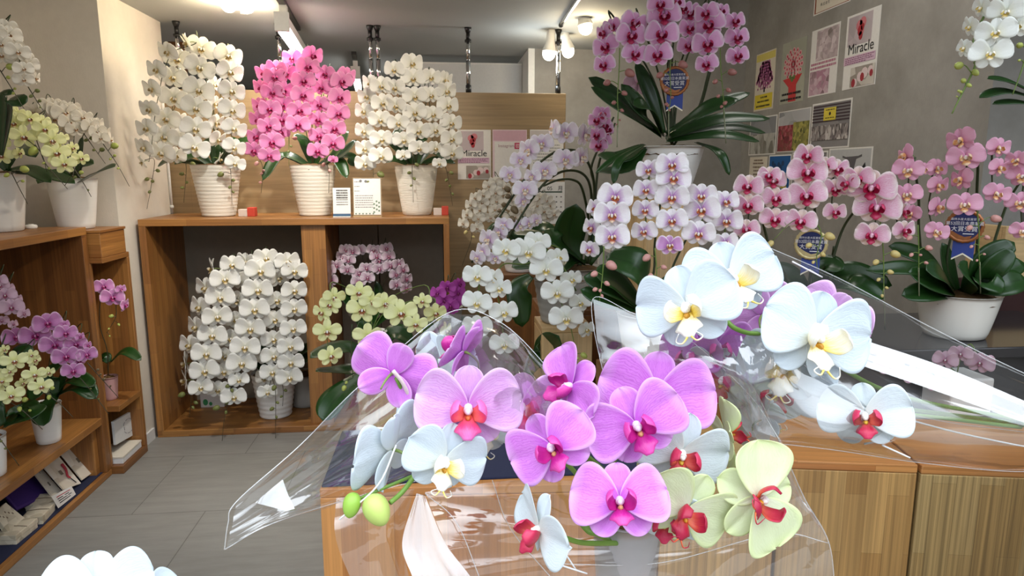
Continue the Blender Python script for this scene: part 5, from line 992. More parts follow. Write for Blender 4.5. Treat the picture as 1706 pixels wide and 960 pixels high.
# on the partition
def on_panel(label, name, cat, x0, y0, x1, y1, paper, Y=None):
    Y = YPART - .002 if Y is None else Y; a, b = atY(x0, y0, Y), atY(x1, y1, Y); return Sheet(label, name, cat, a, (1, 0, 0), b.x - a.x, a.z - b.z, paper, 'sheets pinned to the oak partition')
s = on_panel('poster with a red-lipped bloom over a dark title, pinned to the oak partition', 'poster', 'poster', 762, 216, 818, 299, PAPER); miracle(s)
s = on_panel('pale pink social media poster with camera logo on the oak partition', 'poster', 'poster', 820.5, 216, 877.5, 299, PAPERP)
s.rect(.02, .02, .98, .22, flat((214, 172, 186)), 'band'); s.rect(.06, .24, .97, .97, PAPER, 'panel'); s.text('Instagram', .16, .35, .026, flat((170, 130, 140)))
s.rect(.64, .26, .84, .385, flat((196, 50, 92)), 'logo'); s.rect(.68, .285, .80, .36, flat((236, 214, 220)), 'logo'); s.rect(.695, .295, .785, .35, flat((200, 60, 80)), 'logo'); s.discs([(.74, .3225, .03)], flat((236, 214, 220)), 'logo'); s.discs([(.74, .3225, .018)], flat((200, 60, 80)), 'logo')
s = on_panel('white sheet on the partition behind the lilac arches', 'notice', 'notice', 883, 216, 938, 299, PAPER); s.bars([(.1, .9, .3 + .06 * i) for i in range(8)], INKG, th=.015); s.rect(.02, .02, .98, .2, flat((206, 198, 196)), 'band')
s = on_panel('wall calendar showing 05 behind the lilac arches', 'calendar', 'calendar', 882, 303, 940, 373, PAPER); s.text('05', .5, .2, .034, INK); s.rect(.03, .225, .93, .255, flat((50, 74, 56)), 'header_line'); s.text('月', .8, .2, .034, INK)
for i in range(5): s.bars([(.1 + .13 * j, .1 + .13 * j + .04, .34 + .12 * i) for j in range(7)], INKG, 'date_row', .03)
# cards on the shelf unit
def card(label, x0, y0, x1, y1, Y, paper, frame=None):
    a, b = atY(x0, y0, Y), atY(x1, y1, Y); h = a.z - 1.2 - .004; s = Sheet(label, 'card_stand', 'card', (a.x, Y, a.z), (1, 0, 0), b.x - a.x, h, paper, 'price cards on the shelf unit', v=(0, -.12, -1), thick=.004)
    q = s.p(.5, 1); box('foot', s.T, (q.x - s.w * .5, q.y - .012, 1.2), (q.x + s.w * .5, q.y + .05, 1.2045), frame or M['white'], 'x', .001); return s
s = card('small white card with rows of dark marks and blue base edge', 554, 313, 585, 356, 3.83, PAPER)
for i in range(7): s.bars([(.2, .86, .07 + .085 * i)], INK, th=.05 if i < 4 else .02, seed=i + 11)
s.rect(0, .91, 1, 1, flat((54, 88, 118)), 'base_band')
s = card('larger framed price list with green leaf pattern', 587, 296, 637, 356, 3.84, PAPER, M['wood_light'])
s.bars([(.06, .25, .1 + .12 * i) for i in range(3)] + [(.08, .7, .46 + .06 * i) for i in range(6)], INKG, th=.02, seed=8); s.discs([(.82 + .1 * math.sin(i * 2.1), .62 + .035 * i, .035) for i in range(9)], flat((112, 136, 112)), 'leaf_print'); s.discs([(.1 + .12 * i, .94, .03) for i in range(6)], flat((120, 140, 120)), 'leaf_print'); s.discs([(.28, .09, .05), (.46, .1, .05)], INKG, 'mark')
for b0, b1, a0, a1 in ((0, 1, 0, .03), (0, 1, .97, 1), (0, .02, .03, .97), (.97, 1, .03, .97)): s.rect(a0, b0, a1, b1, M['wood_light'], 'frame_edge')
def packet(label, px0, px1, py0, Y, z=1.2):
    a, b = atY(px0, py0, Y), atY(px1, py0, Y); T = thing('seed_packet', label, 'packet', (a.x, Y, z), 'red-ended packets lying by the pots'); h = max(.025, a.z - z)
    box('carton', T, (a.x, Y, z), (a.x + (b.x - a.x) * .55, Y + .05, z + h * .8), flat((206, 190, 178)), 'x', .003); box('red_end', T, (a.x + (b.x - a.x) * .55, Y - .004, z), (b.x, Y + .055, z + h), flat((190, 60, 40)), 'x', .003)
packet('red-ended packet lying between the tall white and pink orchids', 396, 424, 346, 3.92); packet('red-ended packet beside the cream pot of the dome-shaped orchid', 722, 747, 344, 3.92); packet('red-ended packet behind the ringed pot in the shelf bay', 486, 512, 656, 4.08, .036)
a = atY(332, 648, 4.1); T = thing('cardboard_box', 'white carton with green and pink spots behind the waterfall orchid', 'box', (a.x, 4.1, .036)); box('carton', T, (a.x, 4.1, .036), (a.x + .14, 4.2, .036 + .11), M['offwhite'], 'x', .003)
Geo().add([Vector((a.x + .03 + .015 * math.cos(t), 4.0985, .07 + .02 * math.sin(t))) for t in [6.28 * i / 12 for i in range(12)]], [tuple(range(12))]).add([Vector((a.x + .06 + .01 * math.cos(t), 4.0985, .06 + .012 * math.sin(t))) for t in [6.28 * i / 12 for i in range(12)]], [tuple(range(12))]).obj('printed_spots', T, flat((60, 150, 96)), False)
a = atY(500, 640, 4.08); c = Vector((a.x + .02, 4.1, .036)); T = thing('flower_pot', 'empty dark grey pot at the back of the shelf bay', 'pot', c); pot(T, c, .08, .1, .2, M['pot_grey'], moss=True)
c = Vector((-1.80, 3.2, 1.2)); T = thing('clip_lamp_base', 'tiny white puck between the two pots on the cabinet top', 'puck', c); Geo().add(*lathe_geo(c, [(.022, 0), (.024, .004), (.024, .012), (.02, .016)], 24)).obj('body', T, M['white']); Geo().add(*lathe_geo(c + Vector((0, 0, .016)), [(.012, 0), (.012, .003)], 18)).obj('button', T, M['offwhite'])
# white service pipe beside the pier
a, b = atY(277, 250, YPART - .03), atY(287, 357, YPART - .03); T = thing('service_pipe', 'thin white pipe running down beside the pier behind the tall orchid', 'pipe', (b.x, YPART - .03, 1.2)); Geo().add(*tube_geo([Vector((b.x, YPART - .03, 1.2 + .7 * i / 4)) for i in range(5)], .008, .008, 10)).obj('tube', T, M['offwhite'])
for z in (1.23, 1.5): Geo().add(*lathe_geo((b.x, YPART - .03, z), [(.011, 0), (.012, .01), (.011, .02)], 12)).obj('collar', T, M['offwhite'])
# award rosettes
def rosette(label, px, py, rpx, Y, rim, tails=True, tilt=0):
    c = atY(px, py, Y); r = rpx * depth(c) / FPX; v = c - CAM; beta = math.atan2(v.x, v.y); u = Vector((math.cos(beta), -math.sin(beta), 0)); n = Vector((-math.sin(beta), -math.cos(beta), 0))
    T = thing('award_rosette', label, 'rosette', c, 'award rosettes hanging on the orchids'); up = Vector((0, 0, 1))
    def ring(r0, r1, d0, d1, mat, nm, wav=0):
        N = 48; vs = []; fs = []
        for i in range(N):
            t = 6.2832 * i / N; w = 1 + wav * math.cos(t * 24)
            for rr, d in ((r0, d1), (r1 * w, d1 - .001), (r1 * w, d0), (r0, d0)): vs.append(c + u * rr * math.cos(t) + up * rr * math.sin(t) + n * d)
        for i in range(N):
            j = (i + 1) % N
            for k in range(4): fs.append((i * 4 + k, i * 4 + (k + 1) % 4, j * 4 + (k + 1) % 4, j * 4 + k))
        part(nm, T, vs, fs, mat)
    ring(r * .8, r, -.002, .003, rim, 'gold_rim', .02)
    N = 40; P = [c + u * r * .83 * math.cos(6.2832 * i / N) + up * r * .83 * math.sin(6.2832 * i / N) for i in range(N)]
    part('disc', T, [p + n * .002 for p in P] + [p - n * .002 for p in P], [tuple(range(N)), tuple(range(2 * N - 1, N - 1, -1))] + [(i, i + N, (i + 1) % N + N, (i + 1) % N) for i in range(N)], plain('navy_satin', (24, 36, 92), .4), smooth=False)
    part('gold_band', T, [c + u * r * a * 1 + up * r * b + n * .0032 for a, b in ((-.82, -.1), (-.62, -.28), (-.3, -.48), (.05, -.64), (.42, -.55), (.3, -.75), (0, -.82), (-.35, -.74), (-.65, -.5))], [tuple(range(9))], rim, smooth=False)
    s = Sheet.__new__(Sheet); s.o, s.u, s.v, s.n, s.T, s.w, s.h, s.k = c + n * .0026, u, -up, n, T, r, r, 1
    s.text('農林水産大臣賞受賞', 0, -.36, r * .16, INKW, align='CENTER'); s.text('第52回日本農業賞', 0, -.08, r * .24, INKW, align='CENTER'); s.text('大賞受賞', 0, .28, r * .34, INKW, align='CENTER'); s.rect(-.05, .42, .5, .47, INKW, 'small_print')
    if tails:
        q = [(-.5, -.75), (.6, -.75), (.6, -1.95), (.05, -1.6), (-.5, -1.95)]
        part('ribbon_tail', T, [c + u * r * a + up * r * b - n * .003 for a, b in q] + [c + u * r * a + up * r * b - n * .0045 for a, b in q], [(0, 4, 3, 2, 1)] + [(5, 6, 7, 8, 9)] + [(i, (i + 1) % 5, (i + 1) % 5 + 5, i + 5) for i in range(5)], plain('blue_ribbon', (38, 60, 138), .5), smooth=False)
        e_ = [(.6, -1.95), (.05, -1.6), (-.5, -1.95), (-.5, -2.05), (.05, -1.7), (.6, -2.05)]; part('ribbon_edge', T, [c + u * r * a + up * r * b - n * .0028 for a, b in e_], [(0, 1, 4, 5), (1, 2, 3, 4)], plain('cream_ribbon_edge', (236, 230, 206), .5), smooth=False)
    tube('hanger', T, [c + up * r * .95 - n * .004, c + up * r * 1.25 - n * .02, c + up * r * 1.45 - n * .03], .0018, .0018, M['black'], 6)
gold = plain('copper_foil', (176, 112, 66), .3, .5, scale=90, var=.5); gold2 = plain('pale_gold_foil', (222, 206, 150), .3, .4, scale=90, var=.4)
rosette('navy award rosette with copper rim on the rose-pink pedestal orchid', 1124, 135, 24, 2.18, gold); rosette('navy award rosette with pale gold rim on the striped rose orchid', 1351, 407, 26, 1.92, gold2); rosette('navy award rosette with blue tail on the blush orchid', 1607, 377, 28, 1.88, gold)
# goods on the cabinet base: gift envelopes, boxes, a price card
zc_ = tr(0, 690, 3.555)
def slab(name, label, cat, P, thick, mat, grp=None, zmin=.0345):
    """a thin box whose face has the four given world corners (upper, clockwise)"""
    P = [Vector(p) for p in P]; lo = min(p.z for p in P); up_ = Vector((0, 0, max(0, zmin + thick - lo))); P = [p + up_ for p in P]; n = (P[3] - P[0]).cross(P[1] - P[0]).normalized(); T = thing(name, label, cat, sum(P, Vector()) / 4, grp); Q = [p - n * thick for p in P]
    part('body', T, P + Q, [(0, 3, 2, 1), (4, 5, 6, 7), (0, 1, 5, 4), (1, 2, 6, 5), (2, 3, 7, 6), (3, 0, 4, 7)], mat, smooth=False); return T, P, n
def onP(P, n, a, b, l=.0008): return P[0].lerp(P[1], a).lerp(P[3].lerp(P[2], a), b) + n * l
def quadp(nm, T, P, n, a0, b0, a1, b1, mat, l=.0008): part(nm, T, [onP(P, n, a0, b0, l), onP(P, n, a0, b1, l), onP(P, n, a1, b1, l), onP(P, n, a1, b0, l)], [(0, 1, 2, 3)], mat, smooth=False)
GG = 'gift goods on the navy cabinet base'
ENV = photo('envelope_print', (214, 204, 186), (226, 218, 204), (206, 194, 174), sc=14)
def quad_at(pts, X): return [atX(*zc_(x, y), X + d) for x, y, d in pts]
def envelope(label, pts, X, red=True):
    P = quad_at(pts, X); T, P, n = slab('gift_envelope', label, 'envelope', P, .006, ENV, GG)
    if n.x < 0 and False: n = -n
    quadp('seal', T, P, n, .42, .55, .58, .66, flat((120, 108, 92)))
    for k in range(5): quadp('print_mark', T, P, n, .25 + .1 * k, .12 + .05 * (k % 3), .33 + .1 * k, .19 + .05 * (k % 3), flat((170, 158, 140)))
    if red:
        tube('cord', T, [onP(P, n, .8, .45, .004), onP(P, n, .72, .6, .008), onP(P, n, .6, .74, .006), onP(P, n, .66, .8, .005)], .006, .004, flat((178, 52, 66)), 8); tube('cord_tail', T, [onP(P, n, .66, .8, .004), onP(P, n, .76, .95, .004)], .002, .002, INK, 6)
envelope('white gift envelope with red cord, the one next to the cabinet end board', [(318, 250, -.12), (412, 190, -.12), (583, 405, 0), (497, 470, 0)], -1.66)
envelope('white gift envelope with red cord, second from the cabinet end board', [(215, 320, -.12), (308, 258, -.12), (488, 475, 0), (385, 515, 0)], -1.66)
envelope('white gift envelope mostly covered by its neighbour, beside the purple sheet', [(178, 352, -.13), (218, 322, -.13), (385, 510, -.01), (330, 548, -.01)], -1.672, False)
P = quad_at([(-30, 470, -.2), (170, 352, -.2), (300, 545, -.06), (110, 640, -.06)], -1.68); T, P, n = slab('purple_board', 'deep purple presentation board leaning in the cabinet base', 'board', P, .008, M['purple_cloth'], GG); quadp('inset_panel', T, P, n, .05, .06, .95, .94, plain('violet_velvet', (62, 32, 112), .95))
P = quad_at([(315, 562, -.01), (432, 497, -.01), (458, 545, .0), (356, 630, .0)], -1.632); T, P, n = slab('price_card', 'small white price card standing in front of the envelopes', 'card', P, .002, PAPER, GG)
for k in range(4): quadp('print_line', T, P, n, .15, .2 + .17 * k, .85 - .1 * (k % 2), .27 + .17 * k, INK if k else INKR)
BOX = photo('mottled_box_paper', (196, 184, 160), (216, 206, 184), (176, 164, 140), sc=30)
def gift_box(label, px, py, X, w, d, h, rz, z=.0345):
    c = atX(*zc_(px, py), X); c.z = z; T = thing('gift_box', label, 'box', c, GG); R = Matrix.Rotation(rz, 3, 'Z')
    box('tray', T, (c.x - w / 2, c.y - d / 2, z), (c.x + w / 2, c.y + d / 2, z + h * .5), BOX, 'x', .002, rz, c); box('lid', T, (c.x - w / 2 - .002, c.y - d / 2 - .002, z + h * .5), (c.x + w / 2 + .002, c.y + d / 2 + .002, z + h), BOX, 'x', .002, rz, c)
    tube('string', T, [R @ Vector((-w / 2 - .003, 0, h + .001)) + c, R @ Vector((0, .004, h + .002)) + c, R @ Vector((w / 2 + .003, 0, h + .001)) + c], .0014, .0014, flat((110, 92, 70)), 5); return T
gift_box('mottled cream gift box, the middle one of the three on navy cloth', 240, 680, -1.675, .075, .12, .036, .12); gift_box('mottled cream gift box with string, nearest the cabinet front', 110, 790, -1.68, .08, .13, .04, -.05)
gift_box('brownish gift box lying behind the small price card', 265, 600, -1.72, .09, .1, .03, .05)
P = quad_at([(-40, 590, -.05), (35, 525, -.05), (165, 632, .0), (60, 715, .0)], -1.68); T, P, n = slab('decorated_box', 'square cream box with drawn decoration leaning on the gift boxes', 'box', P, .016, BOX, GG)
for k in range(6): quadp('drawn_mark', T, P, n, .15 + .12 * k, .2 + .1 * (k % 3), .21 + .12 * k, .28 + .1 * (k % 3), flat((120, 104, 84)))
# cubby goods
zd_ = tr(0, 450, 3.311)
P = [atX(*zc_(x, y), -1.66) for x, y in ((678, 88), (800, 15), (818, 150), (692, 225))]; P = [p.lerp(CAM, .03) for p in P]; T, P, n = slab('sketch_board', 'white board with a circular grey drawing in the lower cubby', 'board', P, .012, M['offwhite'], None, .079)
G = Geo()
for k in range(9):
    t = 6.2832 * k / 9; G.add(*tube_geo([onP(P, n, .62 + .2 * math.cos(t + d) * (1 + .2 * (k % 2)), .5 + .3 * math.sin(t + d), .001) for d in (0, .2, .4, .5)], .0012, .0012, 4))
G.obj('drawing', T, INKG)
a = atX(*zc_(740, 290), -1.585); T = thing('flat_carton', 'flat white carton lying in front of the sketch board', 'carton', (-1.62, 3.4, .04)); box('carton', T, (-1.69, 3.3, .04), (-1.565, 3.51, .068), M['offwhite'], 'y', .002); box('lid_edge', T, (-1.692, 3.298, .068), (-1.563, 3.512, .078), PAPERC, 'y', .002)
# ------------------------------------------------------------------ cellophane-wrapped bouquets close to the lens
def film(name, T, grid, n=12, crease=.004, seed=1, lines=16, noise_a=.003, ang=None):
    """sheet through a grid of (x, y, Y) points, with sharp random creases"""
    R = random.Random(seed); rows = [smooth_path([atY(*p[:2], p[2]) for p in r], n) for r in grid]
    cols = [smooth_path([r[i] for r in rows], n) for i in range(len(rows[0]))]   # cols[i][j]
    a, b = len(cols), len(cols[0])
    cr = [((R.uniform(0, 6.283) if ang is None else ang + R.uniform(-.22, .22)), R.random(), R.random(), R.uniform(.3, 1) * R.choice((-1, 1)), R.uniform(.015, .05)) for _ in range(lines)]
    P = []
    for i in range(a):
        for j in range(b):
            p = cols[i][j]; du = cols[min(i + 1, a - 1)][j] - cols[max(i - 1, 0)][j]; dv = cols[i][min(j + 1, b - 1)] - cols[i][max(j - 1, 0)]; nn = du.cross(dv)
            nn = nn.normalized() if nn.length > 1e-9 else Vector((0, -1, 0)); s, t = i / (a - 1), j / (b - 1); d = 0
            for an, s0, t0, am, w in cr:
                q = abs((s - s0) * math.cos(an) + (t - t0) * math.sin(an)); d += am * crease * math.exp(-q / w)
            d += noise.noise(p * 16 + Vector((seed, 0, 0))) * noise_a
            P.append(p + nn * d)
    F = [(i * b + j, i * b + j + 1, (i + 1) * b + j + 1, (i + 1) * b + j) for i in range(a - 1) for j in range(b - 1)]
    q = (a // 2) * b + b // 2
    if (P[q + 1] - P[q]).cross(P[q + b] - P[q]).dot(CAM - P[q]) < 0: F = [f[::-1] for f in F]
    return part(name, T, P, F, M['film'])
def fb(T, V, x, y, w, yaw=0, pitch=0, roll=0, Y=.8):
    p = atY(x, y, Y); f = V.put(T, p, w * depth(p) / FPX, facing(p, yaw, pitch, roll)); return p, f
def stem(T, pts, r0=.0035, r1=.003, mat=None): return tube('flower_stem', T, [atY(x, y, Y) for x, y, Y in pts], r0, r1, mat or FGREEN, 10, 7)
def big_bud(T, x, y, rl, rw, Y, ax, mat=None):
    c = atY(x, y, Y); k = depth(c) / FPX; A = (RT * ax[0] + UP * ax[1] - FW * .2).normalized(); Geo().add(*ellipsoid(c, A, rl * k, rw * k, 18, 12, .8)).obj('bud', T, mat or FBUD)
FGREEN = plain('fresh_green_stem', (112, 150, 58), .45, scale=40); FBUD = plain('lime_bud', (186, 206, 110), .45, var=.2, scale=25, bump=.2); STICK = plain('white_plastic_stick', (240, 242, 244), .3)
c = atY(1042, 960, .88); c.z = .80
stand('low stand below the picture edge carrying the grey pot of the wrapped violet blooms', (c.x - .13, .76), (c.x + .13, .98), .80, M['wood_crate'])
T = thing('orchid_bouquet', 'wrapped potted bouquet of violet, white and cream-green blooms in front of the crates', 'bouquet', c, 'cellophane-wrapped orchid bouquets')
b = pot(T, c, .038, .05, .165, plain('translucent_grey_pot', (170, 168, 170), .35), 0)
# violet blooms
fb(T, f_violet, 868, 676, 140, 12, 0, 6, .86); fb(T, f_violet, 780, 680, 180, 0, 2, 2, .8)
fb(T, f_purple, 654, 622, 150, 162, -6, -24, .84); fb(T, f_purple, 772, 585, 128, -118, 20, -10, .9); 0
fb(T, f_purple, 1093, 662, 196, 4, 8, 4, .84); fb(T, f_purple, 1060, 708, 172, 8, 2, -24, .77); fb(T, f_purple, 952, 644, 146, -50, 8, 40, .82)
fb(T, f_purple, 920, 744, 158, -12, 4, -40, .76); fb(T, f_purple, 1032, 836, 166, 4, 24, -4, .72)
# white and cream blooms
fb(T, f_white, 652, 748, 176, -124, 4, 12, .8); fb(T, f_white, 740, 766, 150, 14, -12, 22, .77); fb(T, f_white, 705, 690, 130, -40, 0, -10, .9); fb(T, f_white, 800, 710, 140, 10, -10, 0, .93)
fb(T, f_white, 745, 600, 120, 150, 0, 0, .97); fb(T, f_white, 940, 690, 110, -40, 0, 20, .9)
fb(T, f_whitered, 1135, 754, 166, 12, -10, 14, .8); fb(T, f_whitered, 1108, 862, 132, 0, -22, 0, .78); fb(T, f_cream, 1142, 848, 176, 22, -14, 34, .76)
fb(T, f_cream, 1264, 830, 192, 42, 4, 84, .76); fb(T, f_cream, 1208, 722, 120, 120, 0, 80, .84); fb(T, f_cream, 1120, 800, 130, -20, -10, -10, .84)
fb(T, f_whitered, 900, 882, 156, -62, -10, 8, .72); fb(T, f_white, 1270, 700, 100, 140, 0, 40, .9)
# stems, buds and sticks
stem(T, [(1040, 900, .86), (1010, 800, .86), (1060, 720, .83), (1090, 680, .86)]); stem(T, [(1030, 910, .86), (968, 868, .8), (965, 800, .8), (930, 760, .79)]); stem(T, [(1042, 905, .86), (975, 905, .78), (940, 896, .75), (915, 888, .74)])
stem(T, [(965, 868, .78), (985, 888, .77), (1012, 882, .76), (1030, 860, .75)], .0038, .0028); stem(T, [(1040, 905, .88), (1010, 800, .91), (880, 700, .91), (760, 700, .87), (690, 680, .85), (660, 630, .83)], .003, .0026)
stem(T, [(1040, 905, .88), (1020, 800, .9), (900, 715, .9), (780, 720, .84), (712, 770, .79), (672, 818, .775), (650, 838, .76)], .0032, .003); stem(T, [(1045, 905, .87), (1120, 870, .84), (1200, 850, .8), (1260, 838, .78)])
stem(T, [(690, 792, .8), (610, 826, .77), (590, 836, .76)], .0022, .0018); stem(T, [(690, 680, .84), (672, 640, .83), (655, 618, .825)], .0026, .0026, plain('pale_pink_stalk', (226, 206, 206), .5))
big_bud(T, 628, 850, 28, 22, .75, (.35, -.55)); big_bud(T, 586, 842, 21, 15, .755, (-.15, -.8), plain('leaf_green_bud', (150, 190, 74), .45, var=.2, scale=25))
for P in ([(660, 742, .79), (630, 808, .76), (565, 866, .75)], [(928, 902, .74), (960, 950, .74)], [(928, 940, .73), (978, 956, .74)]): tube('support_stick', T, [atY(*p) for p in P], .0012, .001, STICK, 6)
# cellophane of the violet bouquet
film('cellophane', T, [[(395, 835, .78), (500, 742, .82), (600, 642, .93), (745, 522, 1.0)], [(388, 872, .77), (520, 790, .84), (650, 700, .93), (812, 560, 1.0)], [(380, 900, .765), (490, 845, .81), (640, 780, .9), (880, 625, 1.0)], [(374, 916, .77), (455, 872, .79), (600, 826, .88), (905, 690, .98)]], 14, .0028, 3, 16, .0015, 1.5708)
film('cellophane', T, [[(745, 522, .98), (830, 535, .98), (905, 605, .96), (935, 660, .94)], [(770, 590, .9), (840, 600, .86), (900, 650, .84), (925, 700, .84)], [(800, 660, .84), (850, 680, .76), (890, 710, .76), (915, 740, .78)]], 12, .003, 8, 10)
film('cellophane', T, [[(560, 830, .86), (640, 822, .86), (690, 815, .86)], [(560, 900, .84), (630, 900, .85), (672, 905, .86)], [(600, 1000, .84), (650, 1000, .84), (690, 1000, .84)]], 12, .003, 4, 8)
for k in range(2): film('cellophane', T, [[(694, 822, .85 + .004 * k), (700, 824, .85 + .004 * k), (708, 826, .85 + .004 * k)], [(670, 905, .823 + .004 * k), (708, 905, .823 + .004 * k), (742, 905, .823 + .004 * k)], [(688, 965, .80 + .004 * k), (740, 968, .80 + .004 * k), (786, 965, .80 + .004 * k)], [(700, 1020, .783 + .004 * k), (750, 1020, .783 + .004 * k), (810, 1020, .783 + .004 * k)]], 12, .0006, 5 + k, 8, .0003, 0.0)  # separate doubled strip, tilted to mirror the sky as a white band
film('cellophane', T, [[(708, 820, .866), (860, 800, .87), (1010, 800, .87), (1120, 770, .88), (1200, 720, .88), (1262, 660, .88)], [(742, 905, .83), (880, 900, .85), (1010, 900, .85), (1150, 890, .85), (1260, 850, .85), (1335, 820, .85)], [(786, 965, .82), (880, 960, .84), (1010, 960, .84), (1150, 955, .84), (1280, 930, .84), (1380, 903, .84)], [(810, 1020, .82), (880, 1020, .84), (1010, 1020, .84), (1150, 1020, .84), (1290, 1010, .84), (1390, 1000, .84)]], 12, .004, 6, 18)
film('cellophane', T, [[(1190, 600, .9), (1250, 640, .9), (1290, 700, .89)], [(1240, 690, .87), (1300, 770, .87), (1340, 840, .86)], [(1290, 790, .86), (1340, 850, .85), (1381, 905, .845)]], 10, .004, 9, 8)
for k in range(2): film('cellophane', T, [[(425, 838, .79 + .003 * k), (448, 818, .792 + .003 * k), (471, 799, .795 + .003 * k)], [(452, 845, .78 + .003 * k), (466, 834, .782 + .003 * k), (480, 824, .784 + .003 * k)], [(478, 852, .772 + .003 * k), (484, 850, .772 + .003 * k), (491, 848, .772 + .003 * k)]], 8, .0001, 31 + k, 5, .0004)  # added doubled facet, tilted for a white triangle of sky reflection
# bouquet of white blooms lying with its wrapped stems beyond the picture edge
c = Vector((1.24, .93, 1.06))
stand('stand beyond the picture edge on which the wrapped white bouquet lies', (1.12, .8), (1.4, 1.04), 1.06, M['wood_crate'])
T = thing('orchid_bouquet', 'wrapped bouquet of large white blooms lying in clear cellophane above the pine crates', 'bouquet', c, 'cellophane-wrapped orchid bouquets')
fb(T, f_white, 1145, 512, 180, -12, 2, -20, .84); fb(T, f_white, 1216, 466, 170, 26, 14, -14, .92); fb(T, f_white, 1354, 560, 200, 38, 2, 16, .84); fb(T, f_white, 1308, 612, 158, -6, -4, 4, .88)
fb(T, f_whitered, 1440, 692, 144, 8, 2, -6, .82); fb(T, f_whitered, 1292, 648, 168, 4, -10, 2, .92); fb(T, f_whitered, 1206, 632, 140, -20, -6, 0, .95)
fb(T, f_violet, 1272, 525, 130, 168, 0, 20, .97); fb(T, f_violet, 1384, 530, 130, 168, 4, -30, .94); fb(T, f_purple, 1196, 575, 120, 10, -14, 0, .97); fb(T, f_purple, 1150, 590, 110, -20, -14, 0, .98)
for P in ([(1205, 528, .9), (1226, 548, .89), (1262, 556, .9), (1312, 543, .89)], [(1310, 545, .9), (1380, 600, .93), (1500, 660, .95), (1700, 700, .95)], [(1290, 650, .95), (1420, 670, .96), (1700, 706, .96)], [(1440, 700, .86), (1500, 690, .92), (1700, 712, .95)]): stem(T, P, .0036, .0032)
P_ = atY(1700, 702, .95); tube('flower_stem', T, [P_, P_.lerp(Vector((1.2, .93, 1.085)), .6), Vector((1.32, .92, 1.085))], .01, .012, FGREEN, 10)
for P in ([(1440, 740, .83), (1470, 730, .83), (1520, 684, .83), (1475, 688, .83)], [(1470, 742, .825), (1516, 763, .82)], [(1505, 697, .85), (1600, 722, .86), (1706, 744, .88), (1760, 752, .9)], [(1320, 436, 1.0), (1370, 462, 1.0)]): tube('support_stick', T, [atY(*p) for p in P], .0014, .0012, STICK, 6)
film('cellophane', T, [[(1275, 410, 1.04), (1400, 465, 1.07), (1550, 545, 1.07), (1706, 622, 1.04), (1830, 672, 1.02)], [(1290, 500, .96), (1410, 548, .97), (1550, 602, .97), (1706, 652, .93), (1830, 688, .92)], [(1300, 580, .85), (1420, 612, .87), (1560, 650, .86), (1706, 690, .84), (1830, 708, .83)], [(1280, 680, .83), (1400, 715, .8), (1560, 725, .83), (1706, 742, .83), (1830, 740, .83)], [(1255, 735, .9), (1390, 750, .86), (1540, 772, .88), (1706, 786, .91), (1830, 770, .94)]], 12, .002, 11, 14, .002, 1.5708)
film('cellophane', T, [[(1075, 560, 1.02), (1160, 560, .96), (1240, 560, .9), (1300, 580, .85)], [(1110, 600, .96), (1190, 610, .9), (1250, 630, .86), (1290, 640, .83)], [(1160, 650, .94), (1210, 670, .89), (1250, 700, .87), (1275, 720, .87)]], 12, .004, 12, 14)
film('cellophane', T, [[(988, 498, 1.08), (1050, 520, 1.06), (1110, 545, 1.02)], [(1000, 600, 1.05), (1060, 610, 1.02), (1120, 620, .97)], [(1030, 690, 1.02), (1080, 690, 1.0), (1150, 690, .95)]], 12, .004, 13, 12)
for k in range(2): film('cellophane', T, [[(x, y0 + (y1 - y0) * q, Y - (q - .5) * .022 + .003 * k) for x, y0, y1, Y in ((1402, 555, 598, .900), (1560, 607, 652, .85), (1706, 668, 704, .80), (1800, 712, 730, .77))] for q in (0, .5, 1)], 12, .0003, 21 + k, 9, .0004, 1.5708)  # added doubled strip, shaped to catch the sky as one long streak
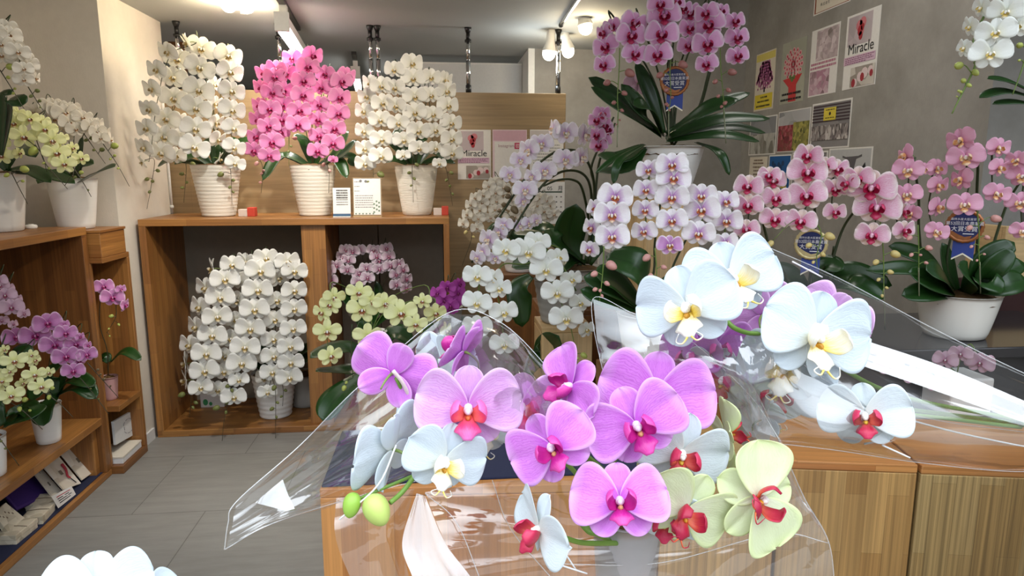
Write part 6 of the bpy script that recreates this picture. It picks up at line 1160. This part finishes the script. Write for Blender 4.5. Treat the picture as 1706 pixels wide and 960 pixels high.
# white bloom at the lower picture edge, its pot stands below
c = Vector((-.39, .78, .70)); stand('low stand below the picture edge under the single white bloom', (-.5, .68), (-.28, .88), .70, M['wood_crate'])
T = thing('potted_orchid', 'white orchid rising over the floor at the picture edge, only upper petals in view', 'orchid', c, GRP); b = pot(T, c, .045, .06, .12, M['pot_white'])
p, f = fb(T, f_white, 160, 990, 178, 4, 24, 10, .75); q, f = fb(T, f_white, 248, 1010, 120, 30, 30, 0, .78)
tube('flower_stem', T, [b, b + Vector((0, .02, .06)), p + Vector((.02, .04, -.01))], .0035, .003, FGREEN, 8); lf(T, I_, .78, (150, 1180), (80, 1120), (20, 1140), w=.03); lf(T, I_, .78, (165, 1180), (240, 1130), (300, 1160), w=.03)
def glint_line(T, pts, r=.0007): tube('film_glint', T, [atY(*p) for p in pts], r, r, M['glint_line'], 5, 8)  # thin pale tubes added along film edges and creases as glints
T0, T1 = [o for o in S.objects if o.get('category') == 'bouquet']
glint_line(T0, [(374, 916, .768), (380, 872, .77), (395, 835, .778), (500, 742, .818), (600, 642, .926), (745, 522, .996), (830, 535, .978), (905, 605, .958), (935, 660, .938)])
glint_line(T0, [(374, 916, .768), (455, 872, .788), (600, 826, .878), (700, 800, .9)]); glint_line(T0, [(1190, 600, .9), (1250, 640, .9), (1300, 740, .87), (1340, 830, .852), (1381, 905, .843), (1392, 1000, .84)], .0009)
glint_line(T0, [(920, 940, .835), (1100, 938, .838), (1290, 890, .838), (1381, 905, .843)]); glint_line(T0, [(708, 822, .848), (760, 870, .835), (800, 965, .81)]); glint_line(T0, [(820, 800, .868), (850, 880, .85), (920, 965, .838)])
glint_line(T1, [(1275, 410, 1.036), (1400, 465, 1.066), (1550, 545, 1.066), (1706, 622, 1.036), (1830, 672, 1.016)], .0009); glint_line(T1, [(1255, 735, .896), (1390, 750, .856), (1540, 772, .876), (1706, 786, .906), (1830, 770, .936)])
glint_line(T1, [(1030, 690, 1.016), (1000, 600, 1.046), (988, 498, 1.076), (1050, 520, 1.056), (1110, 545, 1.016), (1160, 575, .95), (1250, 660, .87), (1300, 735, .83)]); glint_line(T1, [(1300, 580, .848), (1420, 660, .84), (1560, 700, .84), (1706, 720, .83)])
# lettering becomes plain mesh
bpy.context.view_layer.update(); dg = bpy.context.evaluated_depsgraph_get()
for o in [o for o in S.objects if o.type == 'FONT']:
    me = bpy.data.meshes.new_from_object(o.evaluated_get(dg)); k = link('lettering', me, o.parent); k.matrix_basis = o.matrix_basis.copy(); bpy.data.objects.remove(o)
